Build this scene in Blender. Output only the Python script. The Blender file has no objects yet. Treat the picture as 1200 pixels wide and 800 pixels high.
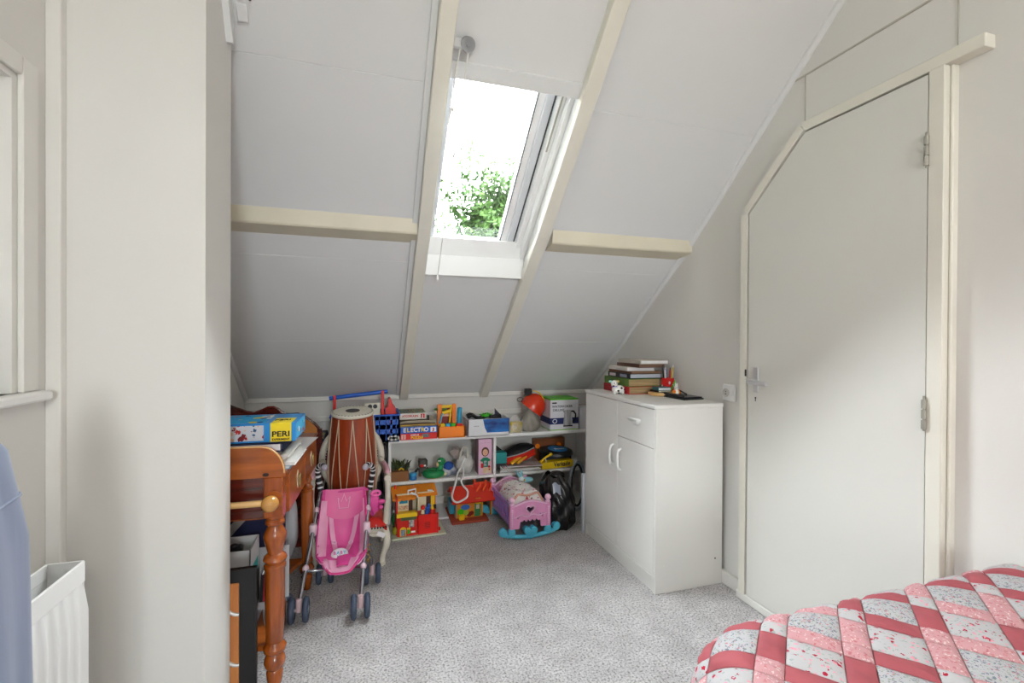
import bpy, bmesh, math, random
from mathutils import Vector, Matrix, Euler
random.seed(7)
PI = math.pi
SC = bpy.context.scene
COL = SC.collection

# ---------------------------------------------------------------- camera
cam_d = bpy.data.cameras.new('camera'); cam = bpy.data.objects.new('camera', cam_d); COL.objects.link(cam)
cam_d.sensor_width = 36.0; cam_d.lens = 16.538; cam_d.clip_start = 0.02
yaw, pitch, roll = 0.299895, -0.0054014, 0.0055068
_f = Vector((math.sin(yaw)*math.cos(pitch), math.cos(yaw)*math.cos(pitch), math.sin(pitch)))
_r = Vector((math.cos(yaw), -math.sin(yaw), 0)); _u = _r.cross(_f)
_r2 = _r*math.cos(roll) + _u*math.sin(roll); _u2 = -_r*math.sin(roll) + _u*math.cos(roll)
_m = Matrix((( _r2.x, _u2.x, -_f.x, 0), (_r2.y, _u2.y, -_f.y, 0), (_r2.z, _u2.z, -_f.z, 1.17), (0, 0, 0, 1)))
cam.matrix_world = _m
SC.camera = cam

# ---------------------------------------------------------------- sky and light
W = bpy.data.worlds.new('overcast_sky'); SC.world = W; W.use_nodes = True
_nt = W.node_tree; _nt.nodes.clear()
_bg = _nt.nodes.new('ShaderNodeBackground'); _o = _nt.nodes.new('ShaderNodeOutputWorld')
_tc = _nt.nodes.new('ShaderNodeTexCoord'); _nz = _nt.nodes.new('ShaderNodeTexNoise'); _nz.inputs['Scale'].default_value = 1.3
_rp = _nt.nodes.new('ShaderNodeValToRGB')
_rp.color_ramp.elements[0].color = (0.90, 0.94, 1.0, 1); _rp.color_ramp.elements[1].color = (1.0, 1.0, 1.0, 1)
_nt.links.new(_tc.outputs['Generated'], _nz.inputs['Vector']); _nt.links.new(_nz.outputs['Fac'], _rp.inputs['Fac'])
_nt.links.new(_rp.outputs['Color'], _bg.inputs['Color']); _nt.links.new(_bg.outputs['Background'], _o.inputs['Surface'])
_bg.inputs['Strength'].default_value = 52.0
SC.view_settings.view_transform = 'Standard'; SC.view_settings.look = 'None'
SC.view_settings.gamma = 1.0; SC.view_settings.use_curve_mapping = False
SC.view_settings.exposure = 0.20

def area(name, loc, direction, sx, sy, power, portal=False, col=(1, 1, 1)):
    d = bpy.data.lights.new(name, 'AREA'); d.shape = 'RECTANGLE'; d.size = sx; d.size_y = sy
    d.energy = power; d.color = col
    if portal: d.cycles.is_portal = True
    o = bpy.data.objects.new(name, d); COL.objects.link(o); o.location = loc
    o.rotation_euler = Vector(direction).to_track_quat('-Z', 'Y').to_euler()
    return o
# daylight coming in through the openings of the room
area('portal_added_window', (0.45, -3.99, 1.60), (0, 1, 0), 0.74, 1.3, 1, portal=True)
area('portal_side_window', (-0.99, 0.79, 1.395), (1, 0, 0), 0.7, 0.44, 1, portal=True)
area('portal_skylight', (0.50, 2.06, 1.94), (0, -0.66, -0.75), 0.5, 0.85, 1, portal=True)

# ---------------------------------------------------------------- materials
def lin(c):
    if isinstance(c, str):
        c = c.lstrip('#'); c = [int(c[i:i+2], 16)/255 for i in (0, 2, 4)]
    return tuple(x/12.92 if x <= .04045 else ((x+.055)/1.055)**2.4 for x in c) + (1.0,)
_MC = {}
def pm(name, col, rough=.5, metal=0.0, var=.06, scale=8.0, bump=0.0, bscale=60.0, spec=.5, stretch=None, col2=None, coat=0.0, alpha=None, trans=0.0, detail=3.0):
    if name in _MC: return _MC[name]
    m = bpy.data.materials.new(name); m.use_nodes = True; _MC[name] = m
    nt = m.node_tree; N = nt.nodes; L = nt.links; b = N['Principled BSDF']
    c = lin(col)
    tc = N.new('ShaderNodeTexCoord'); mp = N.new('ShaderNodeMapping'); L.new(tc.outputs['Object'], mp.inputs['Vector'])
    if stretch: mp.inputs['Scale'].default_value = stretch
    nz = N.new('ShaderNodeTexNoise'); nz.inputs['Scale'].default_value = scale; nz.inputs['Detail'].default_value = detail
    L.new(mp.outputs['Vector'], nz.inputs['Vector'])
    rp = N.new('ShaderNodeValToRGB'); L.new(nz.outputs['Fac'], rp.inputs['Fac'])
    rp.color_ramp.elements[0].position = .3; rp.color_ramp.elements[1].position = .7
    if col2 is not None:
        rp.color_ramp.elements[0].color = c; rp.color_ramp.elements[1].color = lin(col2)
    else:
        rp.color_ramp.elements[0].color = tuple(x*(1-var) for x in c[:3])+(1,)
        rp.color_ramp.elements[1].color = tuple(min(1, x*(1+var)) for x in c[:3])+(1,)
    L.new(rp.outputs['Color'], b.inputs['Base Color'])
    b.inputs['Roughness'].default_value = rough; b.inputs['Metallic'].default_value = metal
    b.inputs['Specular IOR Level'].default_value = spec; b.inputs['Coat Weight'].default_value = coat
    if alpha is not None: b.inputs['Alpha'].default_value = alpha
    if trans: b.inputs['Transmission Weight'].default_value = trans
    if bump:
        n2 = N.new('ShaderNodeTexNoise'); n2.inputs['Scale'].default_value = bscale; n2.inputs['Detail'].default_value = 4
        L.new(mp.outputs['Vector'], n2.inputs['Vector'])
        bp = N.new('ShaderNodeBump'); bp.inputs['Strength'].default_value = bump; bp.inputs['Distance'].default_value = .004
        L.new(n2.outputs['Fac'], bp.inputs['Height']); L.new(bp.outputs['Normal'], b.inputs['Normal'])
    return m

def carpet_mat():
    m = bpy.data.materials.new('grey_fleck_carpet'); m.use_nodes = True
    nt = m.node_tree; N = nt.nodes; L = nt.links; b = N['Principled BSDF']
    tc = N.new('ShaderNodeTexCoord')
    n1 = N.new('ShaderNodeTexNoise'); n1.inputs['Scale'].default_value = 125; n1.inputs['Detail'].default_value = 3; n1.inputs['Roughness'].default_value = .7
    n2 = N.new('ShaderNodeTexNoise'); n2.inputs['Scale'].default_value = 9; n2.inputs['Detail'].default_value = 5
    n3 = N.new('ShaderNodeTexNoise'); n3.inputs['Scale'].default_value = 420; n3.inputs['Detail'].default_value = 2
    for n in (n1, n2, n3): L.new(tc.outputs['Object'], n.inputs['Vector'])
    r1 = N.new('ShaderNodeValToRGB'); L.new(n1.outputs['Fac'], r1.inputs['Fac'])
    e = r1.color_ramp.elements; e[0].position = .36; e[0].color = lin('#868282'); e[1].position = .62; e[1].color = lin('#f3f0f0')
    k = e.new(.48); k.color = lin('#dad7d7')
    r2 = N.new('ShaderNodeValToRGB'); L.new(n2.outputs['Fac'], r2.inputs['Fac'])
    e = r2.color_ramp.elements; e[0].position = .3; e[0].color = (.77, .76, .76, 1); e[1].position = .65; e[1].color = (1, 1, 1, 1)
    mx = N.new('ShaderNodeMix'); mx.data_type = 'RGBA'; mx.blend_type = 'MULTIPLY'; mx.inputs['Factor'].default_value = 1
    L.new(r1.outputs['Color'], mx.inputs[6]); L.new(r2.outputs['Color'], mx.inputs[7]); L.new(mx.outputs[2], b.inputs['Base Color'])
    b.inputs['Roughness'].default_value = .95; b.inputs['Specular IOR Level'].default_value = .1
    b.inputs['Sheen Weight'].default_value = .2
    ad = N.new('ShaderNodeMath'); ad.operation = 'ADD'; L.new(n1.outputs['Fac'], ad.inputs[0]); L.new(n3.outputs['Fac'], ad.inputs[1])
    bp = N.new('ShaderNodeBump'); bp.inputs['Strength'].default_value = .9; bp.inputs['Distance'].default_value = .008
    L.new(ad.outputs[0], bp.inputs['Height']); L.new(bp.outputs['Normal'], b.inputs['Normal'])
    return m

def wood(name, c1, c2, rough=.35, axis='x', scale=3.0, coat=.3):
    st = {'x': (1.5, 14, 14), 'y': (14, 1.5, 14), 'z': (14, 14, 1.5)}[axis]
    return pm(name, c1, rough=rough, col2=c2, scale=scale, stretch=st, bump=.12, bscale=9, coat=coat, detail=5)

def floral(name, base, spots, scale=60.0, amount=.5, rough=.8, big=None):
    """printed cloth: coloured flecks of several hues on a base (voronoi cells picked at random)"""
    m = bpy.data.materials.new(name); m.use_nodes = True
    nt = m.node_tree; N = nt.nodes; L = nt.links; b = N['Principled BSDF']
    tc = N.new('ShaderNodeTexCoord'); prev = None
    wn = N.new('ShaderNodeTexNoise'); wn.inputs['Scale'].default_value = scale*1.6; L.new(tc.outputs['Object'], wn.inputs['Vector'])
    ws = N.new('ShaderNodeVectorMath'); ws.operation = 'SCALE'; ws.inputs[3].default_value = 1.3/scale; L.new(wn.outputs['Color'], ws.inputs[0])
    warp = N.new('ShaderNodeVectorMath'); warp.operation = 'ADD'; L.new(tc.outputs['Object'], warp.inputs[0]); L.new(ws.outputs[0], warp.inputs[1])
    rgb = N.new('ShaderNodeRGB'); rgb.outputs[0].default_value = lin(base); prev = rgb.outputs[0]
    for i, (sc, sp, am) in enumerate(spots):
        mp = N.new('ShaderNodeMapping'); mp.inputs['Location'].default_value = (3.7*i, 1.3*i, 2.1*i); L.new(warp.outputs[0], mp.inputs['Vector'])
        vo = N.new('ShaderNodeTexVoronoi'); vo.inputs['Scale'].default_value = scale*sc; L.new(mp.outputs['Vector'], vo.inputs['Vector'])
        sx = N.new('ShaderNodeSeparateColor'); L.new(vo.outputs['Color'], sx.inputs['Color'])
        c1 = N.new('ShaderNodeMath'); c1.operation = 'LESS_THAN'; c1.inputs[1].default_value = am; L.new(sx.outputs[0], c1.inputs[0])
        c2 = N.new('ShaderNodeMath'); c2.operation = 'LESS_THAN'; c2.inputs[1].default_value = .36; L.new(vo.outputs['Distance'], c2.inputs[0])
        mu = N.new('ShaderNodeMath'); mu.operation = 'MULTIPLY'; L.new(c1.outputs[0], mu.inputs[0]); L.new(c2.outputs[0], mu.inputs[1])
        mx = N.new('ShaderNodeMix'); mx.data_type = 'RGBA'; L.new(mu.outputs[0], mx.inputs['Factor']); L.new(prev, mx.inputs[6]); mx.inputs[7].default_value = lin(sp)
        prev = mx.outputs[2]
    L.new(prev, b.inputs['Base Color']); b.inputs['Roughness'].default_value = rough; b.inputs['Specular IOR Level'].default_value = .2
    n2 = N.new('ShaderNodeTexNoise'); n2.inputs['Scale'].default_value = 90; L.new(tc.outputs['Object'], n2.inputs['Vector'])
    bp = N.new('ShaderNodeBump'); bp.inputs['Strength'].default_value = .25; bp.inputs['Distance'].default_value = .003
    L.new(n2.outputs['Fac'], bp.inputs['Height']); L.new(bp.outputs['Normal'], b.inputs['Normal'])
    return m

def glass_mat():
    m = bpy.data.materials.new('window_glass'); m.use_nodes = True
    nt = m.node_tree; N = nt.nodes; L = nt.links; N.remove(N['Principled BSDF'])
    o = N['Material Output']; t = N.new('ShaderNodeBsdfTransparent'); t.inputs['Color'].default_value = (.95, .97, .97, 1)
    g = N.new('ShaderNodeBsdfGlossy'); g.inputs['Roughness'].default_value = .02
    fr = N.new('ShaderNodeFresnel'); fr.inputs['IOR'].default_value = 1.45
    mx = N.new('ShaderNodeMixShader'); L.new(fr.outputs[0], mx.inputs[0]); L.new(t.outputs[0], mx.inputs[1]); L.new(g.outputs[0], mx.inputs[2]); L.new(mx.outputs[0], o.inputs['Surface'])
    return m

def film_mat(name, tint=(.9, .9, .9), op=.35, rough=.2):
    m = bpy.data.materials.new(name); m.use_nodes = True
    nt = m.node_tree; N = nt.nodes; L = nt.links; b = N['Principled BSDF']; o = N['Material Output']
    b.inputs['Base Color'].default_value = tint+(1,); b.inputs['Roughness'].default_value = rough
    t = N.new('ShaderNodeBsdfTransparent'); mx = N.new('ShaderNodeMixShader'); mx.inputs[0].default_value = op
    L.new(t.outputs[0], mx.inputs[1]); L.new(b.outputs[0], mx.inputs[2]); L.new(mx.outputs[0], o.inputs['Surface'])
    return m

M_wall = pm('cream_wall_paint', '#dedcd7', rough=.75, var=.015, scale=2, bump=.08, bscale=70, spec=.25)
M_ceil = pm('white_ceiling_board', '#dfe0e0', rough=.8, var=.012, scale=2, bump=.05, bscale=90, spec=.2)
M_beam = pm('cream_gloss_timber', '#e3e0d4', rough=.45, var=.03, scale=6, bump=.08, bscale=25)
M_trim = pm('white_gloss_trim', '#e2e0da', rough=.4, var=.02)
M_door = pm('cream_door_paint', '#dad9d2', rough=.45, var=.015, scale=2)
M_white = pm('white_paint', '#eeeeec', rough=.4, var=.015)
M_sash = pm('grey_white_sash', '#d4d7da', rough=.4, var=.02)
M_dark = pm('gap_shade_paint', '#2a2622', rough=.9)
M_rub = pm('dark_gasket', '#3a3d40', rough=.6)
M_chrome = pm('brushed_metal', '#cfcfcf', rough=.42, metal=.55, var=.04)
M_black = pm('black_plastic', '#17181a', rough=.4)
M_glass = glass_mat()
M_cab = pm('white_melamine', '#e6e5e0', rough=.42, var=.012, scale=3)
M_plw = pm('white_plastic', '#ececea', rough=.3, var=.02)

# ---------------------------------------------------------------- mesh helpers
class MB:
    def __init__(s): s.v = []; s.f = []; s.m = []; s.mi = 0; s.M = None
    def _add(s, vs, fs):
        o = len(s.v)
        if s.M is not None: vs = [s.M @ Vector(p) for p in vs]
        s.v += [tuple(p) for p in vs]
        for q in fs: s.f.append(tuple(i+o for i in q)); s.m.append(s.mi)
        return s
    def mat(s, i): s.mi = i; return s
    def at(s, M): s.M = M; return s
    def box(s, x0, x1, y0, y1, z0, z1, b=0.0):
        if b <= 0:
            vs = [(x, y, z) for z in (z0, z1) for y in (y0, y1) for x in (x0, x1)]
            return s._add(vs, [(0, 2, 3, 1), (4, 5, 7, 6), (0, 1, 5, 4), (2, 6, 7, 3), (0, 4, 6, 2), (1, 3, 7, 5)])
        b = min(b, (x1-x0)*.45, (y1-y0)*.45, (z1-z0)*.45)
        lo = (x0, y0, z0); hi = (x1, y1, z1); vs = []; idx = {}
        for sx in (0, 1):
            for sy in (0, 1):
                for sz in (0, 1):
                    for ax in range(3):
                        p = []
                        for a, sg in enumerate((sx, sy, sz)):
                            e = hi[a] if sg else lo[a]
                            if a != ax: e += -b if sg else b
                            p.append(e)
                        idx[(sx, sy, sz, ax)] = len(vs); vs.append(tuple(p))
        fs = []
        for ax in range(3):
            o1, o2 = [a for a in range(3) if a != ax]
            for sg in (0, 1):
                q = []
                for a1, a2 in ((0, 0), (1, 0), (1, 1), (0, 1)):
                    k = [0, 0, 0]; k[ax] = sg; k[o1] = a1; k[o2] = a2; q.append(idx[(*k, ax)])
                fs.append(tuple(q))
        for ax in range(3):
            o1, o2 = [a for a in range(3) if a != ax]
            for a1 in (0, 1):
                for a2 in (0, 1):
                    k0 = [0, 0, 0]; k0[o1] = a1; k0[o2] = a2; k1 = list(k0); k1[ax] = 1
                    fs.append((idx[(*k0, o1)], idx[(*k1, o1)], idx[(*k1, o2)], idx[(*k0, o2)]))
        for sx in (0, 1):
            for sy in (0, 1):
                for sz in (0, 1): fs.append(tuple(idx[(sx, sy, sz, a)] for a in range(3)))
        return s._add(vs, fs)
    def prism(s, pts, axis, a, b):
        """polygon in the two other axes (in x,y,z order), extruded from a to b along axis"""
        n = len(pts)
        def P(p, t):
            return {'x': (t, p[0], p[1]), 'y': (p[0], t, p[1]), 'z': (p[0], p[1], t)}[axis]
        vs = [P(p, a) for p in pts] + [P(p, b) for p in pts]
        fs = [tuple(range(n))[::-1], tuple(range(n, 2*n))] + [(i, (i+1) % n, n+(i+1) % n, n+i) for i in range(n)]
        return s._add(vs, fs)
    def lathe(s, prof, c=(0, 0, 0), n=20, R=None, sx=1.0, sy=1.0):
        vs = []; fs = []
        R = R or Matrix.Identity(3)
        for r, z in prof:
            for k in range(n):
                a = 2*PI*k/n; vs.append(tuple(Vector(c) + R @ Vector((r*math.cos(a)*sx, r*math.sin(a)*sy, z))))
        m = len(prof)
        for i in range(m-1):
            for k in range(n): fs.append((i*n+k, i*n+(k+1) % n, (i+1)*n+(k+1) % n, (i+1)*n+k))
        fs.append(tuple(range(n))[::-1]); fs.append(tuple(range((m-1)*n, m*n)))
        return s._add(vs, fs)
    def cyl(s, p, q, r, n=14, r2=None):
        p = Vector(p); q = Vector(q); d = q-p
        R = d.to_track_quat('Z', 'Y').to_matrix()
        return s.lathe([(r, 0), (r if r2 is None else r2, d.length)], p, n, R)
    def tube(s, pts, r, n=8, closed=False):
        pts = [Vector(p) for p in pts]; m = len(pts); vs = []; fs = []
        rr = r if isinstance(r, (list, tuple)) else [r]*m
        up = None
        for i, p in enumerate(pts):
            if closed: t = pts[(i+1) % m]-pts[i-1]
            else: t = pts[min(i+1, m-1)]-pts[max(i-1, 0)]
            t.normalize()
            if up is None: up = t.orthogonal().normalized()
            else:
                up = up - t*up.dot(t)
                if up.length < 1e-6: up = t.orthogonal()
                up.normalize()
            w = t.cross(up)
            for k in range(n):
                a = 2*PI*k/n; vs.append(tuple(p + (up*math.cos(a)+w*math.sin(a))*rr[i]))
        for i in range(m if closed else m-1):
            j = (i+1) % m
            for k in range(n): fs.append((i*n+k, i*n+(k+1) % n, j*n+(k+1) % n, j*n+k))
        if not closed: fs.append(tuple(range(n))[::-1]); fs.append(tuple(range((m-1)*n, m*n)))
        return s._add(vs, fs)
    def ball(s, c, r, n=14, k=9):
        rx, ry, rz = r if isinstance(r, (list, tuple)) else (r, r, r)
        vs = [(c[0], c[1], c[2]-rz)]; fs = []
        for i in range(1, k):
            a = PI*i/k - PI/2
            for j in range(n):
                t = 2*PI*j/n; vs.append((c[0]+rx*math.cos(a)*math.cos(t), c[1]+ry*math.cos(a)*math.sin(t), c[2]+rz*math.sin(a)))
        vs.append((c[0], c[1], c[2]+rz)); T = len(vs)-1
        for j in range(n): fs.append((0, 1+(j+1) % n, 1+j)); fs.append((T, 1+(k-2)*n+j, 1+(k-2)*n+(j+1) % n))
        for i in range(k-2):
            for j in range(n): fs.append((1+i*n+j, 1+i*n+(j+1) % n, 1+(i+1)*n+(j+1) % n, 1+(i+1)*n+j))
        return s._add(vs, fs)
    def grid(s, fn, nu, nv, th=0.0):
        P = [[Vector(fn(i/nu, j/nv)) for j in range(nv+1)] for i in range(nu+1)]
        vs = [P[i][j] for i in range(nu+1) for j in range(nv+1)]; w = nv+1
        fs = [(i*w+j, (i+1)*w+j, (i+1)*w+j+1, i*w+j+1) for i in range(nu) for j in range(nv)]
        if th:
            T = len(vs); nn = []
            for i in range(nu+1):
                for j in range(nv+1):
                    du = P[min(i+1, nu)][j]-P[max(i-1, 0)][j]; dv = P[i][min(j+1, nv)]-P[i][max(j-1, 0)]
                    c = du.cross(dv); nn.append(c.normalized() if c.length > 1e-12 else Vector((0, 0, 1)))
            vs = vs + [v - n_*th for v, n_ in zip(vs, nn)]
            fs = fs + [tuple(q+T for q in f[::-1]) for f in fs]
            rim = [i*w for i in range(nu+1)] + [nu*w+j for j in range(1, nv+1)] + [i*w+nv for i in range(nu-1, -1, -1)] + [j for j in range(nv-1, 0, -1)]
            for a in range(len(rim)):
                b_ = rim[(a+1) % len(rim)]; fs.append((rim[a], rim[a]+T, b_+T, b_))
        return s._add(vs, fs)
    def build(s, name, mats, parent=None, smooth=None, w=False, subsurf=0, kind=None):
        me = bpy.data.meshes.new(name)
        vs = s.v
        if w and parent is not None:
            p0 = WORG[parent.name]; vs = [(x-p0[0], y-p0[1], z-p0[2]) for x, y, z in vs]
        me.from_pydata(vs, [], s.f)
        if not isinstance(mats, (list, tuple)): mats = [mats]
        for m in mats: me.materials.append(m)
        if len(mats) > 1: me.polygons.foreach_set('material_index', s.m)
        bm = bmesh.new(); bm.from_mesh(me); bmesh.ops.recalc_face_normals(bm, faces=bm.faces); bm.to_mesh(me); bm.free()
        if smooth:
            me.polygons.foreach_set('use_smooth', [True]*len(me.polygons)); me.set_sharp_from_angle(angle=math.radians(smooth))
        o = bpy.data.objects.new(name, me); COL.objects.link(o)
        if parent is not None:
            o.parent = parent
            WORG[o.name] = WORG[parent.name]
        else: WORG[o.name] = (0, 0, 0)
        if subsurf:
            md = o.modifiers.new('s', 'SUBSURF'); md.levels = subsurf; md.render_levels = subsurf
        if kind: o['kind'] = kind
        return o
WORG = {}
def tag(o, label, cat, group=None):
    o['label'] = label; o['category'] = cat
    if group: o['group'] = group
    return o
def thing(name, label, cat, loc=(0, 0, 0), rz=0.0, group=None, rot=None):
    o = bpy.data.objects.new(name, None); COL.objects.link(o); o.empty_display_size = .05
    o.location = loc; o.rotation_euler = rot if rot else (0, 0, rz); WORG[o.name] = tuple(loc)
    return tag(o, label, cat, group)
def struct(o): o['kind'] = 'structure'; return o
def part(name, mb, mat, parent, smooth=None, w=False, label=None, kind=None):
    o = mb.build(name, mat, parent, smooth, w, kind=kind)
    if label: o['label'] = label
    return o
def text(s, size, mat, parent, loc, rot=(PI/2, 0, 0), ext=.0005, name='lettering', width=None, bold=0.0):
    cu = bpy.data.curves.new(name, 'FONT'); cu.body = s; cu.size = size; cu.extrude = ext; cu.align_x = 'CENTER'; cu.align_y = 'CENTER'
    cu.resolution_u = 3; cu.offset = bold
    t = bpy.data.objects.new('tmp_text', cu); COL.objects.link(t)
    dg = bpy.context.evaluated_depsgraph_get(); dg.update()
    me = bpy.data.meshes.new_from_object(t.evaluated_get(dg)); bpy.data.objects.remove(t)
    if width:
        xs = [v.co.x for v in me.vertices]; k = width/(max(xs)-min(xs))
        for v in me.vertices: v.co.x *= k
    me.materials.clear(); me.materials.append(mat); me.name = name
    o = bpy.data.objects.new(name, me); COL.objects.link(o); o.parent = parent; o.location = loc; o.rotation_euler = rot
    return o
def rotz(a): return Matrix.Rotation(a, 4, 'Z')
def TR(x, y, z, rx=0, ry=0, rz=0): return Matrix.Translation((x, y, z)) @ Euler((rx, ry, rz)).to_matrix().to_4x4()
FRONT = (PI/2, 0, 0)
# ================================================================ STRUCTURE
XL, XR, YB, YR = -0.73, 1.665, 3.32, -4.00
KY, KZ, SU, SL = 2.135, 1.684, 0.884, 0.765
ZF = 2.62; YF = KY-(ZF-KZ)/SU
def zc(y): return KZ + (SU*(KY-y) if y < KY else -SL*(y-KY))
def slope_n(y): s_ = SU if y < KY-1e-6 else SL; return Vector((0, s_, 1)).normalized()

mb = MB(); mb.box(XL-.25, XR+.1, YR-.1, YB+.1, -.08, 0)
struct(mb.build('floor', carpet_mat()))
prof = [(YR-.1, 0), (YB+.1, 0), (YB+.1, zc(YB)+.03), (KY, KZ+.04), (YF, ZF+.04), (YR-.1, ZF+.04)]
struct(MB().prism(prof, 'x', XR, XR+.1).build('wall_right', M_wall))
struct(MB().box(XL-.25, XR, YB, YB+.1, 0, zc(YB)+.03).build('wall_back', M_wall))

# left wall: window opening y -0.15..1.34, z 1.045..1.745 in a 0.25 m deep wall
WY0, WY1, WZ0, WZ1 = .57, 1.315, 1.045, 1.745
mb = MB()
mb.box(XL-.25, XL, WY1, YB, 0, .74)
mb.prism([(WY1, .74), (YB, .74), (YB, zc(YB)+.035), (KY, KZ+.045), (WY1, zc(WY1)+.045)], 'x', XL-.25, XL)
mb.box(XL-.25, XL, YR-.1, WY1, 0, WZ0)
mb.prism([(YR-.1, WZ1), (WY1, WZ1), (WY1, zc(WY1)+.045), (YF, ZF+.04), (YR-.1, ZF+.04)], 'x', XL-.25, XL)
mb.box(XL-.25, XL, YR-.1, WY0, WZ0, WZ1)
struct(mb.build('wall_left', M_wall))
# rear wall with an unseen window added to brighten the room
mb = MB()
RX0, RX1, RZ0, RZ1 = .10, .78, .95, 2.25
mb.box(XL-.25, XR+.1, YR-.1, YR, 0, RZ0).box(XL-.25, XR+.1, YR-.1, YR, RZ1, ZF+.04)
mb.box(XL-.25, RX0, YR-.1, YR, RZ0, RZ1).box(RX1, XR+.1, YR-.1, YR, RZ0, RZ1)
struct(mb.build('wall_rear', M_wall))
w3 = MB().box(RX0, RX1, YR-.08, YR-.03, RZ0, RZ0+.06).box(RX0, RX1, YR-.08, YR-.03, RZ1-.06, RZ1).box(RX0, RX0+.06, YR-.08, YR-.03, RZ0, RZ1).box(RX1-.06, RX1, YR-.08, YR-.03, RZ0, RZ1).box(.42, .46, YR-.08, YR-.03, RZ0, RZ1).build('added_window_3', M_white)
struct(w3)
part('pane', MB().box(RX0+.06, .42, YR-.06, YR-.055, RZ0+.06, RZ1-.06), M_glass, w3); part('pane', MB().box(.46, RX1-.06, YR-.06, YR-.055, RZ0+.06, RZ1-.06), M_glass, w3)
# pillar between window and nook
PX, PY0, PY1 = -.405, 1.42, 1.66
struct(MB().prism([(PY0, 0), (PY1, 0), (PY1, zc(PY1)), (PY0, zc(PY0))], 'x', XL, PX).build('wall_pillar', M_wall))
struct(MB().box(-.73, -.700, 1.395, 1.42, .60, 2.3, .002).build('trim_1', M_trim))
struct(MB().prism([(1.45, 2.29), (1.505, 2.24), (1.605, 2.055), (1.618, 2.055), (1.618, 2.142)], 'x', PX, PX+.018).build('trim_2', M_ceil))

# ---- sloping ceiling: boards between the rafters
ceil = struct(thing('ceiling', '', '')); del ceil['label']; del ceil['category']
def slope_box(mb, x0, x1, ya, yb, off0, off1, ch=0.0):
    """board lying on the slope between y=ya and y=yb, from off0 to off1 above the ceiling face"""
    n = slope_n((ya+yb)/2)
    a = Vector((0, ya, zc(ya))); b = Vector((0, yb, zc(yb))); d = (b-a).normalized()
    L = (b-a).length; R = Matrix((( 1, 0, 0), (0, d.y, n.y), (0, d.z, n.z))).to_4x4()
    mb.at(Matrix.Translation(a) @ R); mb.box(x0, x1, 0, L, off0, off1, ch); mb.at(None)
    return mb
def board(x0, x1, ya, yb): part('board', slope_box(MB(), x0, x1, ya, yb, 0, .04, .0022), M_ceil, ceil)
RLc, RRc = .245, .805
for (x0, x1) in ((XL, RLc), (RRc, XR)):
    for ya, yb in ((YF, 1.69), (1.69, KY), (KY, 2.325), (2.325, 2.83), (2.83, YB)): board(x0, x1, ya, yb)
for ya, yb in ((YF, 1.625), (2.36, YB)): board(RLc, RRc, ya, yb)
part('board', MB().box(XL-.25, XR, YR, YF+.02, ZF, ZF+.04), M_ceil, ceil)
# rafters
for i, (x0, x1) in enumerate(((.216, .273), (.775, .835))):
    mb = MB(); slope_box(mb, x0, x1, .95, KY, -.045, 0, .003); slope_box(mb, x0, x1, KY-.015, YB-.01, -.045, 0, .003)
    struct(mb.build('trim_%d' % (3+i), M_beam))
mb = MB(); slope_box(mb, .192, .216, .95, KY, -.012, 0, .002); slope_box(mb, .192, .216, KY, YB-.02, -.012, 0, .002); struct(mb.build('trim_5', M_ceil))
# purlins
for i, (x0, x1) in enumerate(((XL, .216), (.86, XR))):
    y0 = 2.125; z1 = zc(y0)
    mb = MB().prism([(y0, z1), (2.165, z1-.105), (2.25, zc(2.25))], 'x', x0, x1)
    mb = MB().prism([(2.118, zc(2.118)), (2.128, 1.641), (2.134, 1.634), (2.225, zc(2.225)-.001), (2.24, zc(2.24)+.01), (2.13, zc(2.13)+.01)], 'x', x0, x1)
    struct(mb.build('trim_%d' % (6+i), pm('tan_gloss_timber', '#ddd6c0', rough=.5, var=.04, scale=5)))
# quarter round strips along walls and knee wall moulding
mb = MB(); mb.tube([(XR-.004, .95, zc(.95)-.004), (XR-.004, KY, zc(KY)-.004), (XR-.004, YB, zc(YB)-.004)], .017, 10); struct(mb.build('trim_8', M_ceil, smooth=40))
mb = MB(); mb.tube([(XL+.004, 1.66, zc(1.66)-.004), (XL+.004, KY, zc(KY)-.004), (XL+.004, YB, zc(YB)-.004)], .019, 10); struct(mb.build('trim_9', M_ceil, smooth=40))
struct(MB().box(XL, XR, YB-.022, YB, .755, .785, .004).build('trim_10', M_trim))
struct(MB().box(XL, XR, YB-.012, YB, .62, .655, .003).build('trim_11', M_trim))
# skirting boards
struct(MB().box(XR-.024, XR, 1.728, YB, 0, .062, .004).build('baseboard_right', M_trim))
struct(MB().box(XR-.016, XR, YR, .94, 0, .075, .004).build('baseboard_right_rear', M_trim))
struct(MB().box(XL, XR-.024, YB-.014, YB, 0, .062, .004).build('baseboard_back', M_trim))
# wall board seams on the right wall
mb = MB(); mb.box(XR-.004, XR, .5, 1.50, 2.222, 2.228).box(XR-.003, XR, .941, .944, 2.03, 2.6).box(XR-.003, XR, 1.448, 1.451, 2.03, 2.22)
struct(mb.build('trim_12', pm('seam_grey', '#b9b5a9', rough=.8)))
# pipe boxing rail behind the radiator
struct(MB().box(XL, XL+.035, -1.5, 1.395, .585, .62, .004).build('trim_13', M_trim))

# ---- skylight: window_1
w1 = struct(thing('window_1', '', '')); del w1['label']; del w1['category']
yA, yZ = 1.645, 2.36
d_in = .105
sk_n = Vector((0, .83, 1)).normalized()
pA = Vector((0, yA, zc(yA))); pZ = Vector((0, yZ, zc(yZ))); dS = (pZ-pA).normalized(); nS = Vector((0, -dS.z, dS.y)); LS = (pZ-pA).length
RS = Matrix(((1, 0, 0), (0, dS.y, nS.y), (0, dS.z, nS.z))).to_4x4(); TS = Matrix.Translation(pA) @ RS
def sk(mb, *a, ch=0.0): mb.at(TS); mb.box(*a, ch); mb.at(None); return mb
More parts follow.
